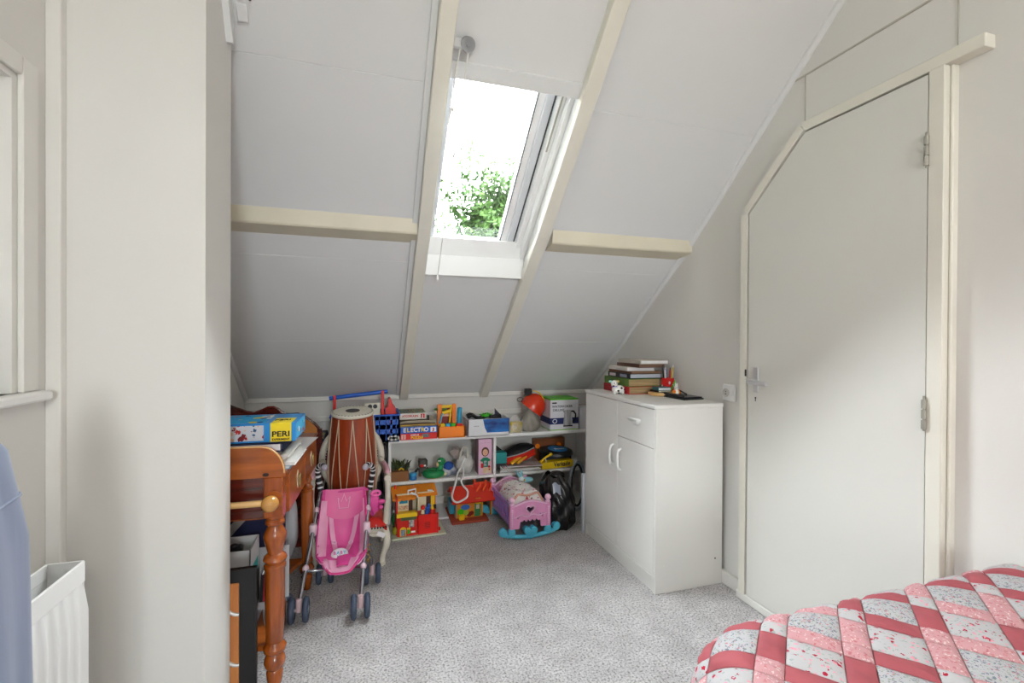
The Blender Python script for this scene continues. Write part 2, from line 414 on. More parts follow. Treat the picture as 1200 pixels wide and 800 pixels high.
# lining boards left, right, head, sill
xl, xr = .268, .790
part('lining', sk(MB(), xl-.02, xl+.005, -.05, LS+.02, -.012, .20), M_white, w1)
part('lining', sk(MB(), xr, xr+.02, -.05, LS+.02, -.012, .20), M_white, w1)
part('lining', sk(MB(), xr-.022, xr, -.05, LS, .055, .20, ch=.002), M_white, w1)
part('lining', sk(MB(), xr-.048, xr-.022, -.05, LS, .09, .20, ch=.002), M_white, w1)
part('head_board', slope_box(MB(), .273, .776, 1.622, 1.665, -.012, .03, .002), M_ceil, w1)
part('head_board', sk(MB(), xl, xr, -.12, -.02, .045, .25), M_white, w1)
# vertical sill lining with a step
part('sill_lining', MB().box(.27, .79, 2.352, 2.40, 1.486, 1.588, .002), M_white, w1)
part('sill_lining', MB().prism([(2.372, 1.578), (2.43, 1.578), (2.43, 1.70), (2.330, 1.672)], 'x', .27, .79), M_white, w1)
# sash frame on the plane .125 outwards
sx0, sx1, sA, sZ = .262, .728, -.08, LS-.018
part('gasket', sk(MB(), sx0-.004, sx1+.012, sZ-.004, sZ+.010, .13, .17), M_rub, w1)
part('gasket', sk(MB(), sx1-.001, sx1+.011, sA, sZ+.01, .13, .17), M_rub, w1)
gx0, gx1, gZ = .318, .662, sZ-.070
part('sash_stile', sk(MB(), sx0, gx0, sA, sZ, .125, .18, ch=.003), M_sash, w1)
part('sash_stile', sk(MB(), gx1+.032, sx1, sA, sZ, .115, .18, ch=.003), M_sash, w1)
part('sash_stile', sk(MB(), gx1, gx1+.034, sA, sZ-.02, .128, .18, ch=.003), M_white, w1)
part('sash_rail', sk(MB(), sx0, sx1, sZ-.032, sZ, .115, .18, ch=.003), M_sash, w1)
part('sash_rail', sk(MB(), sx0, gx1+.01, gZ, sZ-.030, .128, .18, ch=.003), M_white, w1)
part('sash_rail', sk(MB(), sx0, sx1, sA-.06, sA+.02, .125, .18, ch=.003), M_sash, w1)
part('gasket', sk(MB(), gx0, gx1, gZ-.005, gZ+.001, .127, .17), M_rub, w1)
part('gasket', sk(MB(), gx1-.004, gx1+.001, sA, gZ, .127, .17), M_rub, w1)
gl = part('pane', sk(MB(), gx0, gx1, sA, gZ, .150, .155), M_glass, w1)
mb = MB(); mb.at(TS); rnd = random.Random(4)
for i in range(70):
    u = rnd.uniform(gx0+.01, gx1-.01); v = rnd.uniform(0.0, gZ-.02); r = rnd.uniform(.0009, .0021)
    mb.ball((u, v, .1545+.0008), (r, r*1.3, r*.5), 6, 4)
part('raindrops', mb, pm('rain_drop_grey', '#7d8488', rough=.2), gl, kind='stuff')
part('vent_slot', sk(MB(), sx1+.018, sx1+.024, .03, .30, .085, .092), pm('vent_grey', '#a9a79a', rough=.6), w1)
hd = part('catch', sk(MB(), .470, .535, sZ-.026, sZ+.016, .085, .116, ch=.003), M_plw, w1)
part('catch_pin', sk(MB(), .492, .515, sZ-.02, sZ+.012, .078, .10, ch=.002), M_chrome, hd)
part('handle', sk(MB(), .405, .520, sZ+.010, sZ+.026, .062, .086, ch=.004), M_plw, w1)

# ---- side window: window_2
w2 = struct(thing('window_2', '', '')); del w2['label']; del w2['category']
part('frame', MB().box(XL-.004, XL+.008, WY1-.008, WY1+.044, WZ0, WZ1+.040, .003).box(XL-.004, XL+.008, WY0-.04, WY1-.008, WZ1-.002, WZ1+.040, .003).box(XL-.004, XL+.008, WY0-.046, WY0+.008, WZ0, WZ1+.040, .003), M_trim, w2)
part('inner_bead', MB().box(XL-.03, XL-.004, WY1-.022, WY1, WZ0, WZ1).box(XL-.03, XL-.004, WY0, WY1-.022, WZ1-.016, WZ1), M_trim, w2)
part('sill', MB().box(XL-.23, XL+.032, WY0-.05, WY1+.052, WZ0-.022, WZ0, .005), M_white, w2)
mb = MB()
for y0, y1 in ((WY0, WY0+.06), (.98, 1.04), (WY1-.06, WY1)): mb.box(XL-.24, XL-.19, y0, y1, WZ0, WZ1, .004)
mb.box(XL-.24, XL-.19, WY0, WY1, WZ0, WZ0+.06).box(XL-.24, XL-.19, WY0, WY1, WZ1-.06, WZ1)
part('casement', mb, M_white, w2)
part('pane', MB().box(XL-.218, XL-.213, WY0+.06, .98, WZ0+.06, WZ1-.06), M_glass, w2)
part('light_stop_panel', MB().box(XL-.222, XL-.208, 1.04, WY1-.06, WZ0+.06, WZ1-.06), M_white, w2)  # unseen panel added to cut daylight on the reveal and pillar

# ---- door_1 on the right wall (frame and leaf stand 48 mm proud of the wall)
d1 = struct(thing('door_1', '', '')); del d1['label']; del d1['category']
X = XR; XF = 1.617
part('gap_shade', MB().prism([(.99, .03), (1.694, .03), (1.694, 1.734), (1.416, 1.987), (.99, 1.984)], 'x', XF+.02, X), M_dark, d1)  # dark panel painting the shade in the gap round the leaf
lf = part('leaf', MB().prism([(.9905, .040), (1.6835, .040), (1.6835, 1.7265), (1.4105, 1.974), (.9905, 1.974)], 'x', XF, XF+.02), M_door, d1)
def strip(p, q, wd, x0, x1, nm='architrave'):
    p = Vector(p); q = Vector(q); d = (q-p).normalized(); n = Vector((-d.y, d.x))*wd
    part(nm, MB().prism([tuple(p), tuple(q), tuple(q+n), tuple(p+n)], 'x', x0, x1), M_beam, d1)
strip((1.692, 0.034), (1.692, 1.732), -.036, XF-.003, X)
strip((1.692, 1.731), (1.413, 1.986), -.036, XF-.003, X)
part('head_rail', MB().box(XF+.004, X, .856, 1.424, 1.984, 2.022, .002), M_beam, d1)
part('jamb', MB().box(XF-.001, X, .948, .989, 0, 1.984, .002), M_beam, d1)
part('jamb', MB().box(XF+.022, X, .938, .948, 0, 1.984, .003), M_beam, d1)
part('threshold', MB().box(XF-.003, X, .989, 1.745, 0, .036, .004), M_trim, d1)
M_hinge = pm('worn_hinge', '#a3a196', rough=.45, metal=.3)
for zz in (1.700, .905):
    mb = MB()
    for k in range(3): mb.cyl((XF-.006, .990, zz+k*.031), (XF-.006, .990, zz+k*.031+.026), .0068, 10)
    mb.cyl((XF-.006, .990, zz-.006), (XF-.006, .990, zz+.10), .0032, 8)
    part('hinge', mb, M_hinge, d1, smooth=40)
hp = part('handle_plate', MB().box(XF-.007, XF, 1.620, 1.650, .945, 1.055, .003), M_chrome, d1)
part('lever', MB().tube([(XF-.004, 1.640, .994), (XF-.040, 1.640, .994), (XF-.048, 1.634, .994), (XF-.048, 1.565, .990), (XF-.047, 1.538, .989)], [.008, .008, .0100, .0100, .0095], 10), M_chrome, d1, smooth=50)
part('keyhole', MB().cyl((XF-.001, 1.640, .920), (XF+.001, 1.640, .920), .004).box(XF-.001, XF+.001, 1.638, 1.642, .905, .920), M_black, d1)
part('strike_plate', MB().box(XF-.0045, XF-.002, 1.690, 1.698, 1.01, 1.04), M_black, d1)
# socket
so = thing('wall_socket', 'white square wall socket between cupboard and door', 'socket', (X, 1.842, .918))
part('plate', MB().box(-.012, 0, -.041, .041, -.041, .041, .006), M_plw, so)
part('well', MB().lathe([(.02, 0), (.021, .0035), (.018, .0035), (.0175, .0008), (0, .0008)], (-.012, .012, 0), 20, Matrix.Rotation(-PI/2, 3, 'Y')), pm('socket_inner', '#cfcdc8', rough=.4), so, smooth=40)
part('pin_hole', MB().cyl((-.0165, .012, .006), (-.0155, .012, .006), .003, 8).cyl((-.0165, .012, -.006), (-.0155, .012, -.006), .003, 8), M_black, so)
part('switch', MB().box(-.018, -.012, -.032, -.016, -.012, .014, .002), M_plw, so)

# pulley with blind cords beside the skylight
pu = thing('cord_pulley', 'small grey cord pulley screwed to left rafter above skylight', 'pulley', (.285, 1.565, 2.155))
part('bracket', MB().box(-.012, .022, -.006, .010, -.012, .022, .002), M_chrome, pu)
part('wheel', MB().cyl((.036, -.016, -.004), (.036, .002, .008), .024, 18).cyl((.036, -.02, -.006), (.036, -.012, -.002), .006, 10), pm('pulley_grey', '#8f9193', rough=.4), pu, smooth=40)
M_cord = pm('white_cord', '#e9e8e4', rough=.8)
bc = thing('blind_cord', 'long thin white blind cord hanging from pulley across skylight', 'cord', (.30, 1.55, 2.14))
part('cord', MB().tube([(.325, 1.560, 2.14), (.322, 1.60, 2.085), (.322, 1.75, 1.945), (.326, 2.05, 1.690), (.330, 2.20, 1.570), (.333, 2.32, 1.480)], .0022, 6), M_cord, bc, smooth=60, w=True)
part('tassel', MB().lathe([(.002, 0), (.005, -.004), (.006, -.022), (.003, -.028)], (.333, 2.32, 1.482), 10), M_plw, bc, smooth=60, w=True)
sc2 = thing('short_cord', 'short looped white cord with knot hanging beside left rafter', 'cord', (.29, 1.56, 2.13))
pts = [(.295, 1.560, 2.14), (.290, 1.60, 2.09), (.289, 1.675, 2.000), (.284, 1.70, 1.965), (.290, 1.74, 1.895), (.297, 1.745, 1.89), (.299, 1.72, 1.935), (.292, 1.69, 1.985)]
part('cord', MB().tube(pts, .0026, 6), M_cord, sc2, smooth=60, w=True)
part('knot', MB().ball((.290, 1.682, 1.992), (.007, .007, .009), 8, 6), M_cord, sc2, smooth=60, w=True)
bp_ = thing('ceiling_bracket', 'small white plate with two screws on the ceiling by pillar', 'bracket', (-.345, 1.575, 2.14))
part('plate', slope_box(MB(), -.376, -.346, 1.585, 1.622, -.014, -.001, .002), M_ceil, bp_, w=True)
part('screw', MB().cyl((-.36, 1.57, 2.172), (-.36, 1.575, 2.176), .004, 8), M_rub, bp_, w=True); part('screw', MB().cyl((-.335, 1.57, 2.172), (-.335, 1.575, 2.176), .004, 8), M_rub, bp_, w=True)

# unseen globe lamp added behind the camera to brighten the room
lp = thing('added_fill_lamp', 'added white globe fill lamp hanging unseen behind the camera', 'lamp', (.35, -1.6, 2.62))
part('cord', MB().cyl((0, 0, -.25), (0, 0, 0), .004, 8), M_plw, lp); part('shade', MB().ball((0, 0, -.36), .12, 20, 12), film_mat('opal_globe', (1, 1, 1), .25, .3), lp, smooth=60)
ld = bpy.data.lights.new('added_bulb', 'POINT'); ld.energy = 42; ld.shadow_soft_size = .1; ld.color = (1, .95, .88)
lo = bpy.data.objects.new('added_bulb', ld); COL.objects.link(lo); lo.location = (.35, -1.6, 2.26)

# radiator under the side window
ra = thing('radiator', 'white panel radiator under the side window', 'radiator', (XL+.06, .5, .12))
ry0, ry1, rz0, rz1 = -.35, 1.235, .12, .690
mb = MB(); xf = -.580
def rad(u, v):
    y = ry0+(ry1-ry0)*u; z = rz0+.03+(rz1-rz0-.075)*v
    ph = ((y-ry1)/.034) % 1.0
    fl = .0095*(.5+.5*math.cos(2*PI*ph))**1.0
    e = min(1, min(v, 1-v)*14)
    return (xf+.004-fl*0 - (.008*(1-abs(2*ph-1)**3))*e*-1*0 + (fl*e) - .004, y, z)
mb.grid(rad, 300, 8); part('front_panel', mb, M_white, ra, smooth=60, w=True)
part('top_channel', MB().box(xf-.002, xf+.004, ry0, ry1, rz1-.046, rz1, .002).box(xf-.065, xf-.06, ry0, ry1, rz1-.03, rz1, .001).box(xf-.065, xf+.002, ry1-.004, ry1, rz0, rz1, .001).box(xf-.002, xf+.004, ry0, ry1, rz0, rz0+.03, .002), M_white, ra, w=True)
part('back_panel', MB().box(xf-.065, xf-.06, ry0, ry1, rz0, rz1-.03), M_white, ra, w=True)
part('wall_bracket', MB().box(XL+.001, xf-.06, .9, .93, .25, .55).box(XL+.001, xf-.06, 0, .03, .25, .55), M_white, ra, w=True)
part('pipe', MB().cyl((xf-.03, 1.1, 0), (xf-.03, 1.1, .125), .009).cyl((xf-.03, -.2, 0), (xf-.03, -.2, .125), .009), M_white, ra, w=True)
# ================================================================ OBJECTS
W_or = wood('orange_pine', '#84400f', '#b8621f', axis='x')
W_orz = wood('orange_pine_turned', '#7e3a10', '#b15a1c', axis='z', rough=.25, coat=.6)
W_ory = wood('orange_pine_side', '#863e10', '#b45c1c', axis='y')
W_mah = wood('mahogany', '#3f0f08', '#6a1d0e', axis='x', rough=.25, coat=.7)
W_pale = wood('pale_birch', '#c79a5a', '#dcb478', axis='x', rough=.3, coat=.5)
C = lambda n, c, **k: pm(n, c, **k)
M_red = C('red_plastic', '#d81a0e', rough=.35); M_blue = C('blue_plastic', '#0f58bd', rough=.4); M_yel = C('yellow_plastic', '#f6ca1a', rough=.35)
M_org = C('orange_plastic', '#f98412', rough=.35); M_grn = C('green_plastic', '#3fb81d', rough=.35); M_cyan = C('cyan_plastic', '#35a7cf', rough=.35)
M_pink = C('pink_plastic', '#e88fc0', rough=.35); M_lil = C('lilac_plastic', '#a884cf', rough=.35); M_sky = C('sky_blue_plastic', '#56c3e2', rough=.3)
M_navy = C('navy_cloth', '#10173d', rough=.85, bump=.3); M_card = C('brown_cardboard', '#b98a55', rough=.85)
M_pap = C('white_paper', '#e4e3e4', rough=.8); M_pap2 = C('cream_paper', '#d8cfba', rough=.85, var=.1, scale=3, stretch=(1, 1, 60)); M_grey = C('grey_plastic', '#9a9c9f', rough=.5)
M_ink = C('black_ink', '#14110f', rough=.7); M_redink = C('red_ink', '#c01a24', rough=.6); M_wht = C('white_print', '#f2f2ef', rough=.6); M_yelp = C('yellow_print', '#f4d31c', rough=.55)
M_tube = C('silver_tube', '#b9bcc4', rough=.25, metal=.9); M_tyre = C('blue_grey_tyre', '#3e4a5e', rough=.5)

# ---- white cupboard
x0, x1, y0, y1, H = 1.268, 1.640, 1.860, 2.580, .868
cb = thing('cupboard', 'white two-door cupboard with one drawer against the right wall', 'cupboard', (x0, y0, 0))
part('top', MB().box(x0-.006, x1+.002, y0-.004, y1+.004, .850, H, .003), M_cab, cb, w=True)
for a, b in ((y0, y0+.016), (y1-.016, y1)): part('side_panel', MB().box(x0, x1, a, b, 0, .850, .001), M_cab, cb, w=True)
part('back_panel', MB().box(x1-.004, x1, y0+.016, y1-.016, .06, .85), M_cab, cb, w=True)
part('bottom_rail', MB().box(x0-.004, x1-.004, y0+.016, y1-.016, .064, .080, .003), M_cab, cb, w=True)
part('plinth', MB().box(x0+.006, x0+.022, y0+.016, y1-.016, 0, .064), M_cab, cb, w=True)
part('divider', MB().box(x0+.02, x1-.004, 2.197, 2.213, .08, .85), M_cab, cb, w=True)
ys = 2.205
def bow(mb, p, q, outv, r=.0065):
    p = Vector(p); q = Vector(q); o = Vector(outv)
    pts = [p, p+o*.7+(q-p)*.06, p+o+(q-p)*.22, p+o*1.08+(q-p)*.5, p+o+(q-p)*.78, p+o*.7+(q-p)*.94, q]
    return mb.tube(pts, [r*.9, r, r, r*1.1, r, r, r*.9], 10)
df = part('door', MB().box(x0-.001, x0+.015, ys+.0015, y1-.004, .083, .847, .0015), M_cab, cb, w=True)
dn = part('door', MB().box(x0-.001, x0+.015, y0+.018, ys-.0015, .083, .664, .0015), M_cab, cb, w=True)
dr = part('drawer', MB().box(x0-.001, x0+.015, y0+.018, ys-.0015, .6675, .847, .0015), M_cab, cb, w=True)
part('handle', bow(MB(), (x0, 2.246, .500), (x0, 2.246, .610), (-.022, 0, 0)), M_plw, df, smooth=60, w=True)
part('handle', bow(MB(), (x0, 2.166, .492), (x0, 2.166, .604), (-.022, 0, 0)), M_plw, dn, smooth=60, w=True)
mb = MB()
def cup(u, v):
    a = -PI*.02+PI*1.04*u; t = v
    return (x0-.001-.024*math.sin(PI*.5*(1-t))*1.0, 2.03+.046*math.cos(a)*(1-.0*t), .782-.034*math.sin(a)*(.35+.65*t))
mb.grid(cup, 16, 6); mb.box(x0-.024, x0, 1.984, 2.076, .778, .785, .002)
part('handle', mb, M_plw, dr, smooth=60, w=True)
for py, pz in ((y0-.0005, .095), (y0-.0005, .115)): pass
part('screw_cap', MB().cyl((1.60, y0-.0006, .125), (1.60, y0+.001, .125), .004, 10), M_ink, cb, w=True)
part('screw_cap', MB().cyl((1.315, y0-.0006, .125), (1.315, y0+.001, .125), .0035, 10), M_plw, cb, w=True)

# ---- things on the cupboard
Z0 = H
def book(name, label, cat, x, y, z, wx, wy, h, cover, pages, rz=0.0, group=None, spine='x', over=.004, rounded=True):
    """lying book, near-left corner at local 0,0; spine on -x side ('x') or on -y side ('y') or +x ('X')"""
    t = thing(name, label, cat, (x, y, z), rz, group)
    c = .0035 if h > .02 else h*.14
    mb = MB(); mb.box(0, wx, 0, wy, 0, c).box(0, wx, 0, wy, h-c, h)
    if spine == 'x': mb.box(-.003, c, 0, wy, 0, h, .002)
    elif spine == 'X': mb.box(wx-c, wx+.003, 0, wy, 0, h, .002)
    else: mb.box(0, wx, -.003, c, 0, h, .002)
    part('cover', mb, cover, t)
    part('pages', MB().box(over if spine != 'x' else c, wx-over if spine != 'X' else wx-c, over if spine != 'y' else c, wy-over, c, h-c), pages, t)
    return t
bx, by = 1.378, 2.275
M_album_r = C('red_album_cover', '#a30f18', rough=.5); M_album_g = C('green_album_cover', '#4d6b26', rough=.6)
M_pgs = C('aged_page_block', '#b79d74', rough=.9, col2='#8d7650', scale=5, stretch=(1, 1, 70))
book('photo_album', 'thick red photo album at the bottom of cupboard stack', 'album', bx, by, Z0, .205, .275, .043, M_album_r, M_pgs, .02, 'albums and papers stacked on the cupboard')
book('photo_album', 'thick green photo album on top of the red one', 'album', bx-.002, by+.002, Z0+.043, .205, .27, .042, M_album_g, M_pgs, .0, 'albums and papers stacked on the cupboard')
t = thing('magazine_binder', 'black binder with grey spine label above green album', 'binder', (bx+.012, by+.01, Z0+.085), .015, 'albums and papers stacked on the cupboard')
part('cover', MB().box(0, .20, 0, .24, 0, .003).box(0, .20, 0, .24, .025, .028).box(-.003, .004, 0, .24, 0, .028, .004), M_black, t)
part('pages', MB().box(.003, .196, -.001, .236, .004, .024), C('grey_page_block', '#b4bac6', rough=.6, stretch=(1, 1, 80)), t)
part('spine_label', MB().box(-.0042, -.002, .15, .215, .006, .022), C('pale_label', '#c9b9c0', rough=.6), t)
part('spine_label', MB().box(-.0042, -.002, .03, .10, .006, .022), C('silver_label', '#9a9ab0', rough=.4), t)
book('folder', 'flat brown folder resting on the black binder', 'folder', bx+.02, by+.005, Z0+.113, .20, .24, .014, C('brown_folder', '#6d4a37', rough=.7), C('brownish_pages', '#8a6a50', rough=.9), .03, 'albums and papers stacked on the cupboard')
book('paper_pad', 'thick white paper pad under top cream notebook', 'paper pad', bx+.005, by+.025, Z0+.127, .17, .24, .020, C('white_cover', '#cdc8c2', rough=.7), M_pap, -.05, 'albums and papers stacked on the cupboard')
book('folder', 'dark brown rounded folder sticking out near top of stack', 'folder', bx+.055, by-.012, Z0+.147, .17, .23, .020, C('dark_brown_cover', '#54372a', rough=.6), C('dark_pages', '#7d5f4d', rough=.9), .02, 'albums and papers stacked on the cupboard')
book('notebook', 'flat cream notebook on top of the cupboard stack', 'notebook', bx+.06, by-.02, Z0+.167, .175, .25, .022, C('cream_cover', '#b9b2a6', rough=.7), M_pap, -.03, 'albums and papers stacked on the cupboard')

# spotted cow figurine
cw = thing('cow_figurine', 'white spotted cow figurine in front of the red album', 'figurine', (1.335, 2.318, Z0), -.15)
M_cer = C('white_ceramic', '#efeeea', rough=.2, coat=.5); M_spot = C('black_glaze', '#151515', rough=.25)
mb = MB(); mb.ball((0, 0, .026), (.038, .022, .024), 16, 10).ball((-.024, -.004, .058), (.02, .018, .02), 14, 9).ball((-.034, -.016, .052), (.010, .010, .008), 10, 7)
for lx, ly in ((-.024, -.012), (-.022, .012), (.022, -.012), (.024, .012)): mb.cyl((lx, ly, 0), (lx, ly, .02), .008, 10)
part('body', mb, M_cer, cw, smooth=60)
mb = MB()
for p in ((.012, -.019, .034), (.028, -.012, .026), (-.006, -.0195, .02)): mb.ball(p, (.007, .004, .006), 8, 6)
for p in ((-.024, -.012, .003), (.022, -.012, .003), (.0, -.012, .008)): mb.ball(p, (.0085, .0085, .004), 8, 5)
mb.ball((-.036, -.024, .047), (.005, .004, .005), 8, 6)
part('black_spots', mb, M_spot, cw, smooth=60)
part('eye', MB().ball((-.030, -.021, .062), .003, 8, 6), M_spot, cw, smooth=60); part('eye', MB().ball((-.016, -.021, .063), .003, 8, 6), M_spot, cw, smooth=60)
part('ear', MB().ball((-.047, -.004, .071), (.010, .005, .006), 10, 6), C('mint_glaze', '#9fd8cf', rough=.3), cw, smooth=60)
part('ear', MB().ball((-.004, .0, .07), (.012, .007, .007), 10, 6), C('yellow_glaze', '#e7c866', rough=.3), cw, smooth=60)
part('collar', MB().tube([(-.024+.015*math.cos(a), -.003+.015*math.sin(a), .043) for a in [2*PI*k/14 for k in range(14)]], .003, 6, closed=True), C('violet_glaze', '#8a7ac8', rough=.3), cw, smooth=60)

# round wooden tray with little books
ty = thing('round_tray', 'round pale wooden tray holding small books on cupboard', 'tray', (1.535, 2.205, Z0))
part('tray', MB().lathe([(.0, 0), (.064, 0), (.070, .004), (.070, .018), (.066, .02), (.058, .016), (0, .016)], (0, 0, 0), 28), W_pale, ty, smooth=40)
book('pocket_book', 'small dark pocket book lying on round wooden tray', 'book', 1.495, 2.17, Z0+.020, .085, .07, .010, C('dark_brown_book', '#2e241e', rough=.5), M_pap2, .1)
book('pocket_book', 'small teal pocket book on top on round tray', 'book', 1.492, 2.168, Z0+.030, .075, .066, .016, C('teal_book', '#2f6a72', rough=.5), M_pap, -.1)

# pen cup
pc = thing('pen_cup', 'red and green glass pen cup beside the paper stack', 'cup', (1.606, 2.25, Z0))
mb = MB(); mb.lathe([(.030, 0), (.034, .01), (.035, .09), (.032, .09), (.031, .012), (0, .01)], (0, 0, 0), 24)
part('cup', mb, C('red_glass_cup', '#c81d1c', rough=.15), pc, smooth=50)
mb = MB(); rnd = random.Random(3)
for k in range(10):
    a = k*2*PI/10; z = .02+.05*((k*7) % 10)/10
    mb.ball((.0335*math.cos(a), .0335*math.sin(a), z), (.006, .006, .009), 8, 6)
part('pale_flowers', mb, C('pale_flower', '#e6c9d2', rough=.3), pc, smooth=60)
mb = MB()
for k in range(6):
    a = -PI/2-.5+k*.35; mb.ball((.0355*math.cos(a), .0355*math.sin(a), .02+.012*k % .05), (.005, .005, .012), 8, 6)
part('green_leaves', mb, M_grn, pc, smooth=60)
pens = [('#1d2a8c', 'dark blue'), ('#5d6fd8', 'light blue'), ('#2d2d34', 'black'), ('#e9e7e4', 'white'), ('#a8252a', 'red'), ('#d8b338', 'yellow')]
for k, (cl, nm) in enumerate(pens):
    a = k*1.05+.4; p0 = (.014*math.cos(a), .014*math.sin(a), .014); p1 = (.027*math.cos(a), .027*math.sin(a), .125+.012*(k % 3))
    pn = thing('pen', '%s pen standing in the red and green cup' % nm, 'pen', (1.606, 2.25, Z0), 0, 'pens in the cup')
    part('barrel', MB().cyl(p0, p1, .0045, 8), C('pen_'+nm.replace(' ', '_'), cl, rough=.35), pn, smooth=50)
    d_ = (Vector(p1)-Vector(p0)).normalized(); part('cap', MB().cyl(Vector(p1), Vector(p1)+d_*.012, .0038, 8, .003), M_plw if k % 2 else M_black, pn, smooth=50)
# white figurine
fg = thing('rabbit_figurine', 'tiny white figurine in orange jacket before pen cup', 'figurine', (1.600, 2.165, Z0))
part('body', MB().lathe([(.016, 0), (.017, .006), (.012, .03), (.008, .034)], (0, 0, 0), 14), M_cer, fg, smooth=60)
part('head', MB().ball((0, 0, .045), .012, 12, 8).ball((-.005, 0, .062), (.0035, .0035, .011), 8, 6).ball((.006, 0, .062), (.0035, .0035, .011), 8, 6), M_cer, fg, smooth=60)
part('jacket', MB().ball((-.016, -.004, .022), (.010, .008, .012), 10, 7).ball((.016, -.004, .022), (.010, .008, .012), 10, 7), M_org, fg, smooth=60)
part('eye', MB().ball((-.004, -.0115, .047), .0016, 6, 5), M_spot, fg); part('eye', MB().ball((.004, -.0115, .047), .0016, 6, 5), M_spot, fg)
# black tablet
tb = thing('tablet_case', 'black tablet in open case lying on cupboard near edge', 'tablet', (1.515, 1.985, Z0), .06)
M_tab = C('dark_tablet', '#20232b', rough=.25)
part('case', MB().box(0, .125, 0, .19, 0, .008, .003), C('black_case', '#15161a', rough=.5), tb)
part('screen', MB().box(.006, .119, .006, .184, .008, .014, .002), M_tab, tb)
part('cover_flap', MB().box(.0, .012, .01, .18, .014, .024, .003), M_black, tb)
part('stylus', MB().cyl((.10, .10, .017), (.115, .175, .030), .004, 8), M_black, tb, smooth=50)

# ---- low white bookcase under the slope
bk0, bk1, bf, bb, bt = .132, 1.56, 3.03, YB-.016, .533
bcs = thing('bookcase', 'long low white bookcase under sloping ceiling full of toys', 'bookcase', (bk0, bf, 0))
part('top', MB().box(bk0, bk1, bf, bb, bt-.022, bt, .002), M_white, bcs, w=True)
for a, b in ((bk0, .838), (.838, bk1)):
    part('shelf', MB().box(a+.016 if a < .5 else a+.0, b-.0, bf+.004, bb, .246, .264, .002), M_white, bcs, w=True)
for x in (bk0, .812, bk1-.018): part('upright', MB().box(x, x+.018, bf, bb, 0, bt-.022, .002), M_white, bcs, w=True)
part('bottom_board', MB().box(bk0+.018, bk1-.018, bf+.006, bb, .0, .012, .002), M_white, bcs, w=True)
zt = bt; zm = .264

# blue crate
cr = thing('toy_crate', 'blue plastic crate with slotted sides on left end of bookcase', 'crate', (-.20, 2.985, zt))
cx0, cx1, cy0, cy1, ch = -.205, .197, 2.985, 3.235, .165
mb = MB(); mb.box(cx0, cx1, cy0, cy1, zt, zt+.008)
for (a, b, c, d) in ((cx0, cx1, cy0, cy0+.008), (cx0, cx1, cy1-.008, cy1), (cx0, cx0+.008, cy0, cy1), (cx1-.008, cx1, cy0, cy1)):
    mb.box(a, b, c, d, zt, zt+.05).box(a, b, c, d, zt+.078, zt+.105).box(a, b, c, d, zt+.135, zt+ch)
n = 12
for i in range(n+1):
    x = cx0+(cx1-cx0)*i/n
    if i % 3 == 0: w_ = .036
    else: w_ = .022
    mb.box(max(cx0, x-w_/2), min(cx1, x+w_/2), cy0, cy0+.008, zt, zt+ch).box(max(cx0, x-w_/2), min(cx1, x+w_/2), cy1-.008, cy1, zt, zt+ch)
for i in range(9):
    y = cy0+(cy1-cy0)*i/8
    mb.box(cx0, cx0+.008, max(cy0, y-.006), min(cy1, y+.006), zt, zt+ch).box(cx1-.008, cx1, max(cy0, y-.006), min(cy1, y+.006), zt, zt+ch)
part('crate', mb, M_blue, cr, w=True)
part('rim', MB().box(cx0-.005, cx1+.005, cy0-.005, cy0+.010, zt+ch-.006, zt+ch+.004, .002).box(cx0-.005, cx1+.005, cy1-.01, cy1+.005, zt+ch-.006, zt+ch+.004, .002).box(cx0-.005, cx0+.01, cy0, cy1, zt+ch-.006, zt+ch+.004).box(cx1-.01, cx1+.005, cy0, cy1, zt+ch-.006, zt+ch+.004), M_blue, cr, w=True)
mb = MB()
for k in range(5): mb.cyl((.138+k*.012, cy0-.0035, zt+.022), (.138+k*.012, cy0-.001, zt+.022), .011+.004*(k % 2), 12)
part('sticker', mb, M_wht, cr, w=True)
# red tool carrier in the crate
tc_ = thing('toy_tool_carrier', 'red toy tool carrier with blue bar handle inside crate', 'toy', (-.19, 3.02, zt+.009))
zz = zt+.009
part('tray', MB().box(-.175, .172, 3.03, 3.20, zz+.118, zz+.148, .006).box(-.17, .168, 3.10, 3.12, zz, zz+.12), M_red, tc_, w=True)
part('upright', MB().box(-.192, -.176, 3.03, 3.06, zz+.145, .822, .003), M_red, tc_, w=True); part('upright', MB().box(.088, .106, 3.03, 3.06, zz+.145, .845, .003), M_red, tc_, w=True)
part('handle', MB().cyl((-.215, 3.045, .804), (.128, 3.045, .838), .0125, 14), M_blue, tc_, smooth=50, w=True)
part('fin', MB().prism([(.115, zz+.145), (.182, zz+.145), (.176, zz+.19), (.160, zz+.205), (.148, .79), (.134, .79), (.130, zz+.20), (.115, zz+.19)], 'y', 3.04, 3.16), M_red, tc_, w=True)
part('block', MB().box(-.01, .082, 3.005, 3.03, zz+.148, .772, .003), C('cream_plastic', '#dcd6c6', rough=.4), tc_, w=True)
part('knob', MB().cyl((.022, 2.998, .752), (.022, 3.006, .752), .013, 14), M_black, tc_, w=True); part('knob', MB().cyl((.052, 2.998, .752), (.052, 3.006, .752), .013, 14), M_black, tc_, w=True)

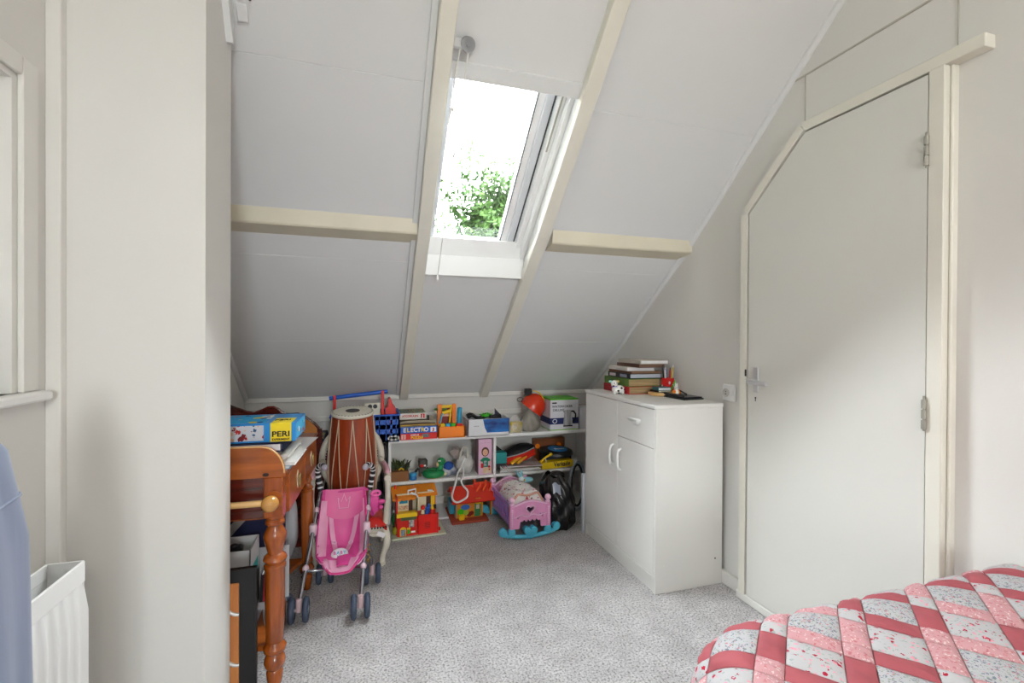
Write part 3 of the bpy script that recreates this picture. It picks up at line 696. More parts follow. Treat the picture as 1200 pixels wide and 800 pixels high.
# stack of games
def box_thing(name, label, cat, x0, x1, y0, y1, z0, z1, mats, group=None, bev=.002, lid=None):
    t = thing(name, label, cat, (x0, y0, z0), 0, group)
    part('box', MB().box(0, x1-x0, 0, y1-y0, 0, z1-z0 if not lid else (z1-z0)*.35, bev), mats, t)
    if lid: part('lid', MB().box(-.0015, x1-x0+.0015, -.0015, y1-y0+.0015, (z1-z0)*.15, z1-z0, bev), lid, t)
    return t
G = 'board games stacked on the bookcase'
g = box_thing('puzzle_game', 'red puzzle game box at bottom of board game stack', 'board game', .204, .432, 3.005, 3.25, zt, zt+.040, M_red, G)
text('PUZZLE', .020, M_yelp, g, (.102, -.0008, .013), width=.075, bold=.0006); text('MINI', .012, M_wht, g, (.088, -.0008, .029), width=.05, bold=.0004)
part('emblem', MB().box(.006, .033, -.0012, 0, .006, .034), C('pink_label', '#e9b3ac', rough=.6), g); text('J', .022, M_redink, g, (.019, -.002, .02), bold=.001)
part('picture', MB().box(.134, .178, -.0012, 0, .012, .034), C('grey_print', '#8d9498', rough=.6, col2='#38404a', scale=70), g)
g = box_thing('quiz_game', 'blue quiz game box above the red puzzle box', 'board game', .204, .434, 3.003, 3.25, zt+.040, zt+.082, C('game_blue', '#1a5fc0', rough=.5), G)
for i, (ch_, cm) in enumerate(zip('ELECTRO', (M_wht, M_yelp, M_wht, M_wht, M_wht, M_yelp, M_wht))): text(ch_, .036, cm, g, (.026+i*.0222, -.0008, .021), bold=.001)
part('emblem', MB().box(.186, .222, -.0012, 0, .006, .036), M_wht, g); text('JJ', .022, M_redink, g, (.204, -.002, .021), bold=.001)
t = thing('magazine_stack', 'loose yellowed comic books between the two game boxes', 'magazines', (.2, 3.01, zt+.082), 0, G)
rnd = random.Random(2)
for k in range(5):
    mb = MB(); a = rnd.uniform(-.05, .05)
    def pg(u, v, k=k): return (.002+.222*u+.004*math.sin(k*2.1), .0+.005*(k % 2)+.22*v, .003+k*.0072+.006*math.sin(u*PI)*(1-.5*v)*(k/4))
    mb.grid(pg, 8, 4, .0055)
    part('magazine', mb, C('comic_%d' % k, ['#b9a26a', '#d8b94e', '#6b4a3a', '#8a8a76', '#cbbfa4'][k], rough=.7, col2=['#8c7a55', '#c79a3a', '#3a2a2a', '#c1b8a0', '#a79c84'][k], scale=16), t, smooth=60)
g = box_thing('picture_game', 'white lidded game box with red title topping the stack', 'board game', .198, .366, 3.012, 3.20, zt+.127, zt+.166, C('cream_box', '#d6d2c8', rough=.6), G)
text('ATCORULEN', .018, M_redink, g, (.066, -.0008, .021), width=.10, bold=.0006)
part('emblem', MB().box(.132, .156, -.0012, 0, .008, .034), M_redink, g); text('J', .02, M_wht, g, (.144, -.002, .021), bold=.001)
part('cover_print', MB().box(.004, .164, .004, .184, .039, .0398), floral('game_cover', '#8c9a7c', [(.9, '#b3433a', .4), (1.2, '#39583a', .4), (1.0, '#4a6f9a', .3), (1.4, '#d8cfa8', .3)], 45), g)
part('dark_edge', MB().box(.172, .186, .0, .02, -.012, .022, .003), M_black, g)

# orange toy workbench box
wb = thing('toy_workbench', 'orange toy workbench with yellow hammer and coloured blocks', 'toy', (.44, 3.0, zt))
part('front_tray', MB().box(0, .174, 0, .012, 0, .072, .004).box(0, .012, 0, .16, 0, .072, .004).box(.162, .174, 0, .16, 0, .072, .004).box(0, .174, .148, .16, 0, .072, .004).box(0, .174, 0, .16, 0, .008), M_org, wb)
part('bench_top', MB().box(.012, .162, .06, .148, .04, .05), M_red, wb)
for x in (.006, .102): part('upright', MB().prism([(x, .06), (x+.026, .06), (x+.026, .20), (x+.022, .206), (x+.004, .206), (x, .20)], 'y', .075, .10), M_org, wb)
part('crossbar', MB().box(.030, .104, .078, .096, .180, .200, .004), M_yel, wb)
for i, (m, x) in enumerate(((M_yel, .016), (M_cyan, .05), (M_grn, .084), (M_red, .120))):
    part('block', MB().box(x, x+.03 if i < 3 else x+.04, .016, .05, .008, .088 if i != 3 else .084, .004), m, wb)
hm = part('hammer', MB().cyl((.082, .065, .088), (.092, .065, .19), .0065, 10), M_yel, wb, smooth=50)
part('head', MB().cyl((.036, .065, .150), (.092, .065, .165), .0115, 12), M_yel, hm, smooth=50)
part('peg', MB().cyl((.142, .06, .05), (.148, .06, .180), .0165, 16).ball((.148, .06, .180), (.0165, .0165, .006), 16, 6), C('peg_blue', '#2f97bd', rough=.35), wb, smooth=50)
part('spanner', MB().tube([(.014, .05, .085), (.022, .052, .115), (.034, .055, .15)], .006, 8), M_cyan, wb, smooth=50)
part('clamp', MB().box(.03, .10, .085, .10, .125, .142, .003), C('pale_pink_plastic', '#f0b9a0', rough=.4), wb)
part('back_board', MB().box(.03, .104, .10, .106, .05, .18), C('dark_red', '#8d2616', rough=.5), wb)
part('leaf', MB().ball((-.004, .08, .175), (.014, .008, .007), 8, 6).ball((.05, .072, .172), (.018, .008, .008), 8, 6), C('dark_green', '#3f7a1f', rough=.5), wb, smooth=60)
part('bird', MB().ball((-.008, .08, .158), (.010, .008, .007), 8, 6), C('cream_toy', '#efe4bb', rough=.5), wb, smooth=60)

# white carton with blue swirl
wc = thing('white_carton', 'open white carton with dark blue swirl print on bookcase', 'carton', (.63, 2.992, zt))
part('box', MB().box(0, .278, 0, .004, 0, .112).box(0, .278, .166, .17, 0, .112).box(0, .004, 0, .17, 0, .112).box(.274, .278, 0, .17, 0, .112).box(0, .278, 0, .17, 0, .004), C('carton_white', '#e3e3e6', rough=.5), wc)
part('swirl_print', MB().prism([(.100, .110), (.2785, .112), (.2785, .022), (.128, .022), (.112, .055)], 'y', -.001, .0), C('galaxy_blue', '#0a1b5e', rough=.35, col2='#1f7fd6', scale=9, stretch=(1, 1, 2.2), detail=5), wc)
text('xlorio', .010, M_ink, wc, (.055, -.0006, .068), width=.034)
part('flap', MB().prism([(.205, .112), (.255, .112), (.205, .165)], 'y', .10, .104), C('dark_flap', '#1d2238', rough=.5), wc)
t = thing('dark_cloth', 'crumpled black cloth sticking out of the white carton', 'cloth', (.64, 3.02, zt+.06))
def cl(u, v): return (.005+.22*u, .005+.11*v, .058+.012*math.sin(u*13)+.010*math.sin(v*9+u*5))
part('cloth', MB().grid(cl, 16, 8, .006), M_black, t, smooth=60)
t = thing('green_plastic_frog', 'bright green plastic toy lying on black cloth in carton', 'toy', (.735, 3.02, zt+.13))
part('body', MB().ball((.02, 0, .0), (.022, .014, .010), 10, 7), M_grn, t, smooth=60)
for a in (0.2, 1.1, 2.2, 3.4, 5.2): part('leg', MB().tube([(.02, 0, 0), (.02+.028*math.cos(a), .01, .002+.018*abs(math.sin(a))), (.02+.045*math.cos(a), .0, .004+.01*math.sin(a*2))], .0035, 6), M_grn, t, smooth=60)

# bag with yellow tin, grey bag
tn = thing('biscuit_tin', 'yellow printed tin in clear bag on front edge of bookcase', 'tin', (.972, 3.065, zt))
part('tin', MB().box(-.044, .044, -.03, .03, .0, .075, .008), C('tin_yellow', '#c9ab12', rough=.35, col2='#9c8a18', scale=18), tn)
part('picture', MB().cyl((-.012, -.0305, .042), (-.012, -.0315, .042), .019, 18), C('tin_brown', '#8a5a2a', rough=.5, col2='#e4d7a0', scale=50), tn)
def fil(u, v):
    a = 2*PI*u; z = .002+.112*v; r = 1.0+.12*math.sin(a*5+v*6)*.5
    k = math.cos(v*PI*.48)**.5
    return (.062*math.cos(a)*r*k, .046*math.sin(a)*r*k, z)
part('clear_bag', MB().grid(fil, 28, 10), film_mat('clear_film', (.92, .9, .9), .28, .15), tn, smooth=70)
gb = thing('grey_bag', 'knotted grey plastic bag standing beside the orange lamp toy', 'bag', (1.092, 3.10, zt))
def gbg(u, v):
    a = 2*PI*u; r = [.055, .072, .074, .066, .05, .030, .012][min(6, int(v*6))]; rn = [.055, .072, .074, .066, .05, .030, .012][min(6, int(v*6)+1)]
    t_ = v*6-int(v*6); r = r+(rn-r)*t_
    w_ = 1+.07*math.sin(a*7+v*5)+.05*math.sin(a*3-v*9)
    return (r*math.cos(a)*w_, r*.85*math.sin(a)*w_, .001+.148*v)
part('bag', MB().grid(gbg, 36, 12), C('grey_film', '#9d978d', rough=.45, col2='#7d776d', scale=14), gb, smooth=70)
# orange lamp toy
ol = thing('toy_searchlight', 'tilted orange plastic dome with black grip and yellow strap', 'toy', (1.128, 3.16, zt+.15))
R_ = Euler((0.15, .62, 0)).to_matrix()
pr = [(0.0, .105), (.03, .10), (.062, .078), (.082, .045), (.09, .01), (.09, -.012), (.083, -.012), (.0, -.008)]
part('dome', MB().lathe(pr, (0, 0, 0), 28, R_), C('orange_red_plastic', '#d8330c', rough=.25, coat=.4), ol, smooth=50)
part('grip', MB().box(-.052, -.006, -.02, .02, .085, .135, .004).cyl((-.058, 0, .112), (0, 0, .112), .007, 10), M_black, ol)
part('strap', MB().grid(lambda u, v: (.0+.088*math.sin(u*1.5), -.035+.03*v, .125*math.cos(u*1.35)-.008*u), 10, 2, .006), M_yel, ol, smooth=60)
part('wire_loop', MB().tube([(-.085+.022*math.cos(a)-.01, -.02, .062+.014*math.sin(a)) for a in [2*PI*k/14 for k in range(14)]], .0025, 6, closed=True), M_black, ol, smooth=60)

# kettle box
kb = thing('kettle_box', 'white kettle carton with green top at right end of bookcase', 'carton', (1.219, 3.035, zt))
w_, d_, h_ = .213, .19, .222
part('box', MB().box(0, w_, 0, d_, 0, h_-.004), C('carton_grey_white', '#d9d8de', rough=.5), kb)
part('green_lid', MB().box(-.0005, w_+.0005, -.0005, d_+.0005, h_-.010, h_, .001), C('lime_green', '#52b512', rough=.45), kb)
part('blue_band', MB().box(-.0008, w_+.0008, -.0008, d_+.0008, .044, .088), C('band_navy', '#16255f', rough=.5), kb)
part('green_line', MB().box(-.0009, w_+.0009, -.0009, d_+.0009, .002, .008), C('lime_line', '#8cc63a', rough=.5), kb)
text('WATERKOKER', .022, C('print_grey', '#4c4c52', rough=.6), kb, (.09, -.0008, .167), width=.155, bold=.0004)
text('DELUXE', .022, C('print_grey', '#4c4c52', rough=.6), kb, (.062, -.0008, .142), width=.085, bold=.0004)
part('dark_mark', MB().box(.014, .048, -.0008, 0, .188, .197), M_ink, kb)
part('kettle_icon', MB().tube([(.034+.015*math.cos(a), -.0014, .066+.013*math.sin(a)) for a in [2*PI*k/18 for k in range(18)]], .0022, 6, closed=True), M_wht, kb)
kp = part('kettle_print', MB().prism([(.100, .03), (.160, .03), (.170, .042), (.158, .135), (.150, .142), (.112, .142), (.096, .130), (.106, .122), (.098, .042)], 'y', -.0016, -.0004), C('steel_print', '#8f8f96', rough=.35, col2='#c9c9ce', scale=6, stretch=(12, 1, 1)), kb)
part('kettle_handle_print', MB().tube([(.157, -.0012, .132), (.176, -.0012, .132), (.192, -.0012, .112), (.190, -.0012, .08), (.170, -.0012, .052)], .006, 6), M_ink, kb)
part('kettle_base_print', MB().box(.098, .168, -.0022, -.0006, .026, .034), M_ink, kb)
t = box_thing('white_carton', 'small white carton squeezed between kettle box and cupboard', 'carton', 1.452, 1.555, 3.06, 3.27, zt, zt+.155, C('carton_white2', '#dcdce0', rough=.5))
part('tape', MB().box(-.0006, .1036, .09, .12, .1546, .1556), M_card, t)

# ---- middle shelf, left compartment
pb = thing('plant_box', 'brown cardboard box with artificial green plant on middle shelf', 'box', (.152, 3.045, zm))
part('box', MB().box(0, .108, 0, .10, 0, .062, .001), C('box_brown', '#8a5d38', rough=.8), pb)
mb = MB(); rnd = random.Random(11)
for k in range(26):
    a = rnd.uniform(0, 2*PI); r = rnd.uniform(.0, .045); L_ = rnd.uniform(.035, .06); tl = rnd.uniform(.1, 1.1)
    b0 = Vector((.05+r*math.cos(a), .045+r*.8*math.sin(a), .055+rnd.uniform(0, .035))); d0 = Vector((math.cos(a)*math.sin(tl), math.sin(a)*math.sin(tl), math.cos(tl))); s0 = d0.orthogonal().normalized()
    vs = [b0, b0+d0*L_*.4+s0*.013, b0+d0*L_, b0+d0*L_*.4-s0*.013, b0+d0*L_*.45+d0.cross(s0)*.004]
    mb._add(vs, [(0, 1, 4), (1, 2, 4), (2, 3, 4), (3, 0, 4)])
part('foliage', mb, C('dark_leaf', '#2d3a22', rough=.5, col2='#4b5a2b', scale=20), pb, kind='stuff')
part('stem', MB().tube([(.085, .04, .06), (.092, .04, .09), (.105, .035, .125)], .003, 6), C('dark_stem', '#2b221e', rough=.6), pb, smooth=60)
part('berry', MB().tube([(.062+.014*math.cos(a), .02, .066+.012*math.sin(a)) for a in [PI*k/8 for k in range(9)]], .004, 6), M_yel, pb, smooth=60)
for k, (c_, nm) in enumerate((('#1f6fae', 'lower dark blue'), ('#2f9ad0', 'upper light blue'))):
    t = thing('plastic_lid', '%s plastic lid stacked beside the plant box' % nm, 'lid', (.288, 3.07, zm+k*.022), 0, 'blue lids')
    part('lid', MB().lathe([(.0, 0), (.022, 0), (.024, .004), (.024, .017), (.020, .022), (0, .022)], (0, 0, 0), 22), C('lid_%d' % k, c_, rough=.35), t, smooth=40)
# grey toy robot-dog
rb = thing('toy_monster', 'small dark grey toy figure with open red mouth on shelf', 'toy', (.355, 3.13, zm))
M_tm = C('dark_grey_toy', '#5a5852', rough=.5, col2='#3f3d3a', scale=20)
part('body', MB().box(-.026, .026, -.018, .018, .02, .06, .008), M_tm, rb)
part('head', MB().box(-.028, .032, -.022, .022, .06, .115, .010), M_tm, rb)
for x in (-.016, .016): part('leg', MB().cyl((x, 0, 0), (x, 0, .024), .010, 10), C('brown_toy', '#6d4b30', rough=.5), rb)
for s_ in (-1, 1): part('arm', MB().tube([(s_*.026, 0, .052), (s_*.042, -.006, .04), (s_*.05, -.014, .03)], .008, 8), M_black, rb, smooth=60)
part('mouth', MB().ball((-.006, -.021, .073), (.014, .006, .010), 10, 7), M_red, rb, smooth=60)
part('eye', MB().ball((.014, -.022, .073), (.008, .005, .007), 8, 6), M_cer, rb, smooth=60)
part('ear', MB().prism([(-.03, .098), (-.026, .118), (-.012, .112)], 'y', -.012, .012), M_tm, rb)
# green ring duck
gd = thing('toy_dinosaur', 'green toy animal sitting in a swim ring on shelf', 'toy', (.435, 3.09, zm))
M_dg = C('toy_green', '#1d8a4c', rough=.45)
part('ring', MB().tube([(-.012+.05*math.cos(a), .042*math.sin(a), .026) for a in [2*PI*k/24 for k in range(24)]], .024, 12, closed=True), M_dg, gd, smooth=60)
part('base', MB().lathe([(0, 0), (.055, 0), (.058, .006), (.05, .012), (0, .012)], (-.012, 0, 0), 22, sy=.85), C('toy_tan', '#b99a6a', rough=.6), gd, smooth=50)
part('neck', MB().tube([(.026, 0, .03), (.034, 0, .06), (.036, 0, .085)], [.017, .016, .016], 12), C('toy_green_light', '#2aa062', rough=.45), gd, smooth=60)
part('head', MB().ball((.036, 0, .098), (.029, .026, .027), 16, 10), M_dg, gd, smooth=60)
part('snout', MB().ball((.012, -.006, .084), (.010, .014, .018), 12, 8), C('toy_peach', '#d9b98a', rough=.5), gd, smooth=60)
part('eye', MB().ball((.016, -.02, .107), .005, 8, 6), M_cer, gd, smooth=60); part('eye', MB().ball((.026, -.025, .109), .005, 8, 6), M_cer, gd, smooth=60)
part('foot', MB().ball((.058, -.018, .02), (.018, .012, .012), 10, 7), C('toy_cream', '#d9d0a0', rough=.5), gd, smooth=60)
# white cloth bag with cords
def blob(cx, cy, cz, rx, ry, rz, nu=28, nv=14, amp=.08, seed=0, flat=True):
    rnd = random.Random(seed); ph = [rnd.uniform(0, 6.28) for _ in range(8)]
    def fn(u, v):
        a = 2*PI*u; b = PI*(v-.5)
        w_ = 1+amp*(math.sin(3*a+ph[0]+2*b)+.6*math.sin(5*a-3*b+ph[1])+.5*math.sin(7*b+ph[2]+a)+.4*math.sin(9*a+4*b+ph[3]))
        z = cz+rz*math.sin(b)*w_
        if flat: z = max(z, cz-rz*.96)
        return (cx+rx*math.cos(b)*math.cos(a)*w_, cy+ry*math.cos(b)*math.sin(a)*w_, z)
    return MB().grid(fn, nu, nv)
wbg = thing('drawstring_bag', 'white cloth drawstring bag with hanging cords on shelf', 'bag', (.60, 3.12, zm))
M_cotton = C('white_cotton', '#dcdad6', rough=.85, col2='#b8b6b2', scale=12, bump=.3)
part('bag', blob(.035, -.01, .062, .062, .05, .064, amp=.05, seed=2), M_cotton, wbg, smooth=70)
part('gathered_neck', blob(-.015, .02, .135, .045, .035, .036, amp=.09, seed=5, flat=False), C('greyish_pink_cloth', '#a89c96', rough=.85), wbg, smooth=70)
part('loop', MB().tube([(-.005, -.02, .10), (.002, -.03, .15), (.02, -.035, .185), (.04, -.035, .18), (.048, -.035, .15), (.046, -.04, .11)], .009, 10), C('cream_cord_cloth', '#cbc7bb', rough=.85), wbg, smooth=60)
rp = [(.022, -.052, .115), (.0, -.065, .07), (-.035, -.105, .022), (-.055, -.15, -.02), (-.083, -.195, -.074), (-.078, -.203, -.106), (-.056, -.205, -.120), (-.03, -.205, -.116), (.004, -.205, -.098), (.014, -.200, -.082), (.014, -.195, -.056), (-.010, -.18, -.028), (-.020, -.165, -.001), (.004, -.110, .022), (.016, -.055, .06)]
def smooth_path(p, n=4):
    p = [Vector(q) for q in p]; out = []
    for i in range(len(p)-1):
        a, b, c, d = p[max(i-1, 0)], p[i], p[i+1], p[min(i+2, len(p)-1)]
        for k in range(n):
            t = k/n; out.append(.5*((2*b)+(c-a)*t+(2*a-5*b+4*c-d)*t*t+(3*b-a-3*c+d)*t**3))
    return out+[p[-1]]
part('cord', MB().tube(smooth_path(rp), .0062, 8), C('cord_white', '#dedcd8', rough=.8), wbg, smooth=60)
bcp = thing('sun_hat', 'crumpled blue and white cloth hat beside the drawstring bag', 'hat', (.528, 3.10, zm))
part('brim', blob(.0, -.0, .030, .056, .042, .031, amp=.12, seed=9), C('blue_white_cloth', '#d6d8de', rough=.8, col2='#39435e', scale=18), bcp, smooth=70)
part('crown', MB().ball((-.006, -.006, .062), (.034, .032, .032), 16, 10), C('royal_blue_cloth', '#184a9c', rough=.7), bcp, smooth=60)
# doll box
db = thing('doll_box', 'tall pink doll box with printed girl on middle shelf', 'box', (.714, 3.048, zm))
bw, bh = .092, .236
part('box', MB().box(0, bw, 0, .11, 0, bh, .001), C('pink_carton', '#d9a7c4', rough=.5, col2='#e2c0d6', scale=8), db)
part('side_print', MB().box(-.0008, 0, .004, .106, .004, bh-.004), C('dusky_carton', '#8a6a74', rough=.6), db)
part('hair_print', MB().lathe([(0, 0), (.026, .0), (.026, .0006), (0, .0006)], (.046, -.0002, .152), 22, Matrix.Rotation(PI/2, 3, 'X'), sy=1.2), C('brown_hair', '#5a3626', rough=.7), db)
part('face_print', MB().lathe([(0, 0), (.018, .0), (.018, .0006), (0, .0006)], (.046, -.0009, .148), 22, Matrix.Rotation(PI/2, 3, 'X'), sy=1.2), C('skin_print', '#dba98a', rough=.7), db)
part('eye_print', MB().cyl((.040, -.0015, .152), (.040, -.0019, .152), .0022, 8).cyl((.053, -.0015, .152), (.053, -.0019, .152), .0022, 8), M_ink, db)
part('mouth_print', MB().box(.042, .051, -.0019, -.0015, .137, .140), M_redink, db)
part('shirt_print', MB().prism([(.012, .098), (.032, .115), (.060, .115), (.082, .098), (.078, .084), (.066, .088), (.066, .05), (.028, .05), (.028, .088), (.016, .082)], 'y', -.0008, -.0002), C('shirt_green', '#17805a', rough=.7), db)
part('shirt_motif', MB().box(.038, .056, -.0012, -.0008, .056, .092), C('motif', '#2a5a78', rough=.6, col2='#d9dfe0', scale=60), db)
part('toy_print', MB().box(.016, .034, -.0012, -.0002, .046, .076), M_redink, db)
part('toy_print', MB().cyl((.073, -.0002, .052), (.073, -.0012, .052), .008, 12).cyl((.074, -.0002, .034), (.074, -.0012, .034), .006, 12), M_redink, db)
part('lower_print', MB().box(.030, .088, -.0009, -.0002, .008, .046), C('lower_print', '#dcae74', rough=.6, col2='#d9c9b2', scale=30), db)
part('arm_print', MB().box(.0145, .021, -.0009, -.0002, .064, .09).box(.074, .081, -.0009, -.0002, .062, .09), C('skin_print', '#dba98a'), db)
text('~ ~ ~', .016, C('violet_print', '#a06fb0', rough=.6), db, (.046, -.0008, .212), width=.06)

# ---- middle shelf, right compartment
zs = zm
def mag(label, x, y, z, w_, d_, h_, col, rz, rx=0, ry=0):
    t = thing('magazine', label, 'magazine', (x, y, z), 0, 'magazines in the right compartment', rot=(rx, ry, rz))
    part('cover', MB().box(0, w_, 0, d_, 0, h_*.2).box(0, w_, 0, d_, h_*.8, h_).box(-.001, .002, 0, d_, 0, h_), col, t)
    part('pages', MB().box(.002, w_-.002, .002, d_-.002, h_*.2, h_*.8), M_pap, t); return t
mag('thick grey magazine at bottom of right compartment', .862, 3.05, zs, .30, .20, .016, C('mag_grey', '#8e8d8a', rough=.5), .02)
mag('cream magazine above the thick grey one', .870, 3.045, zs+.016, .27, .19, .010, C('mag_cream', '#c9c2b2', rough=.5), -.05)
mag('pale blue magazine near top of the magazine pile', .872, 3.06, zs+.026, .28, .18, .008, C('mag_blue', '#a8b4c4', rough=.4, col2='#d9d2cc', scale=14), .07)
mag('white magazine with pictures on top of the pile', .93, 3.05, zs+.034, .23, .18, .007, C('mag_pict', '#d6d3d4', rough=.35, col2='#a25a4a', scale=11), -.10)
for k in range(4):
    t = thing('striped_card', 'narrow striped card leaning under the teal box, '+['leftmost', 'second from left', 'third from left', 'rightmost'][k], 'card', (.866+k*.016, 3.052+.004*k, zs+.042), 0, 'striped cards', rot=(.12, .62, -.05))
    part('card', MB().box(0, .075, 0, .05, 0, .003), M_pap, t); part('red_stripe', MB().box(.004, .07, -.0004, .0504, .003, .0042), M_red if k % 2 else M_black, t)
t = box_thing('teal_box', 'small teal cube-shaped box at left of the right compartment', 'box', .838, .914, 3.06, 3.135, zs+.062, zs+.134, C('teal_card', '#178f8c', rough=.5)); t.location.z = zs+.062
t2 = box_thing('dark_box', 'dark box supporting the teal box in the compartment', 'box', .838, .91, 3.14, 3.30, zs, zs+.13, C('dark_card', '#25282a', rough=.6))
part('flap', MB().box(0, .07, -.078, .002, .040, .0615), C('dark_card', '#25282a'), t2)
# red-black bag
rbg = thing('toy_bag', 'black zip bag with bright red panel lying in compartment', 'bag', (1.02, 3.13, zs+.105), 0, rot=(.18, -.26, .0))
part('body', blob(0, .02, 0, .130, .075, .052, amp=.02, seed=4, flat=False), M_black, rbg, smooth=70)
mb = MB(); mb.grid(lambda u, v: (-.105+.21*u, -.052-.018*math.sin(PI*u), -.026+.05*v+.004*math.sin(u*9+v*3)), 16, 5, .008)
part('red_panel', mb, C('red_nylon', '#e0280f', rough=.5, col2='#b41d0b', scale=10, stretch=(1, 1, 5)), rbg, smooth=60)
part('piping', MB().tube([(-.11, -.05, .03), (-.05, -.068, .031), (.02, -.072, .031), (.105, -.05, .03)], .004, 6), M_grey, rbg, smooth=60)
part('yellow_tab', MB().box(-.125, -.09, -.035, -.01, .035, .055, .004), M_yel, rbg)
# yellow gloves
for k in range(2):
    t = thing('yellow_flipper', 'yellow rubber toy strap slanting below the red bag, '+['left one', 'right one'][k], 'toy', (.952+k*.042, 3.045, zs+.044), 0, 'yellow straps', rot=(.3, -.55, .25))
    part('strap', MB().grid(lambda u, v: (.085*u, .035*v, .010+.008*math.sin(PI*v)), 8, 5, .007), C('mustard', '#dda31a', rough=.45), t, smooth=60)
# yellow box with lettering
vb = thing('biscuit_box', 'flat yellow biscuit box with dark lettering on compartment edge', 'box', (1.165, 3.045, zs+.002), 0, rot=(0, -.035, 0))
part('box', MB().box(0, .236, 0, .07, 0, .044, .001), C('verk_yellow', '#e8c414', rough=.45), vb)
text('Verkade', .046, C('print_navy', '#1a1d2e', rough=.6), vb, (.150, -.0008, .024), width=.125, bold=.0012)
# black flying disc with blue print
fd = thing('flying_disc', 'black round disc with blue label leaning in compartment', 'toy', (1.318, 3.165, zs+.110), 0, rot=(.07, .03, 0))
part('disc', MB().lathe([(0, .0), (.10, .0), (.118, -.006), (.124, -.022), (.118, -.022), (.112, -.008), (0, -.006)], (0, 0, 0), 36), M_black, fd, smooth=50)
part('label', MB().lathe([(0, .0), (.072, .0), (.072, .001), (0, .001)], (.01, 0, .0005), 30), C('label_blue', '#2e8fcf', rough=.5), fd)
text('Ston', .035, M_wht, fd, (.022, -.004, .002), rot=(0, 0, .05), width=.075, bold=.001)
st_ = thing('disc_stand', 'dark toy box the black disc leans against', 'box', (1.22, 3.12, zs))
part('box', MB().box(0, .20, 0, .12, 0, .082, .004), C('dark_toybox', '#2b2f3a', rough=.6), st_)
wt = thing('wooden_truck', 'brown wooden toy truck at back of right compartment', 'toy', (1.18, 3.262, zs))
part('body', MB().box(0, .25, 0, .045, .10, .170, .006).box(0, .25, .01, .04, .0, .10), wood('toy_wood', '#7a4526', '#96592f'), wt)
for x in (.03, .20): part('wheel', MB().cyl((x, -.004, .115), (x, .004, .115), .018, 16), M_org, wt)
yt = thing('yellow_toy_handle', 'yellow and white jointed toy piece before the black disc', 'toy', (1.195, 3.065, zs+.062))
part('arm', MB().tube([(-.03, 0, -.012), (-.012, 0, .008), (.01, 0, .022), (.04, 0, .035)], .0075, 8), M_yel, yt, smooth=60); part('joint', MB().ball((.042, 0, .037), .012, 10, 7).ball((-.03, 0, -.008), .010, 10, 7), M_yel, yt, smooth=60)
part('wire', MB().tube([(0, -.004, .012), (.006, -.006, -.01), (.0, -.008, -.03)], .003, 6), M_wht, yt, smooth=60)
wtg = thing('white_tag_card', 'small white card stuck on right end of yellow box', 'card', (1.392, 3.035, zs+.030), 0, rot=(0, .2, 0)); part('card', MB().box(0, .022, 0, .002, 0, .034), M_pap, wtg)
# ================================================================ FLOOR TOYS
# ---- doll cradle
dc = thing('doll_cradle', 'pink and lilac doll cradle with sky blue rockers on carpet', 'doll bed', (.92, 2.60, 0), .02)
M_pk = C('cradle_pink', '#e39ac6', rough=.35); M_pk2 = C('cradle_pink_light', '#eec0dc', rough=.35)
def heart(cx, cz, s, n=22):
    out = []
    for k in range(n):
        t = 2*PI*k/n; out.append((cx+s*16*math.sin(t)**3/17, cz+s*(13*math.cos(t)-5*math.cos(2*t)-2*math.cos(3*t)-math.cos(4*t))/17))
    return out
def panel_with_holes(outer, holes, ya, yb):
    bm = bmesh.new()
    def loop(p): 
        vs = [bm.verts.new((x, 0, z)) for x, z in p]
        return [bm.edges.new((vs[i], vs[(i+1) % len(vs)])) for i in range(len(vs))]
    es = loop(outer)
    for h in holes: es += loop(h)
    bmesh.ops.triangle_fill(bm, use_beauty=True, edges=es)
    bmesh.ops.recalc_face_normals(bm, faces=bm.faces)
    r = bmesh.ops.extrude_face_region(bm, geom=list(bm.faces))
    for g_ in r['geom']:
        if isinstance(g_, bmesh.types.BMVert): g_.co.y = yb
    for v in bm.verts:
        if v.co.y == 0: v.co.y = ya
    mb = MB(); bm.verts.index_update()
    mb._add([tuple(v.co) for v in bm.verts], [tuple(v.index for v in f.verts) for f in bm.faces]); bm.free(); return mb
hw = .113
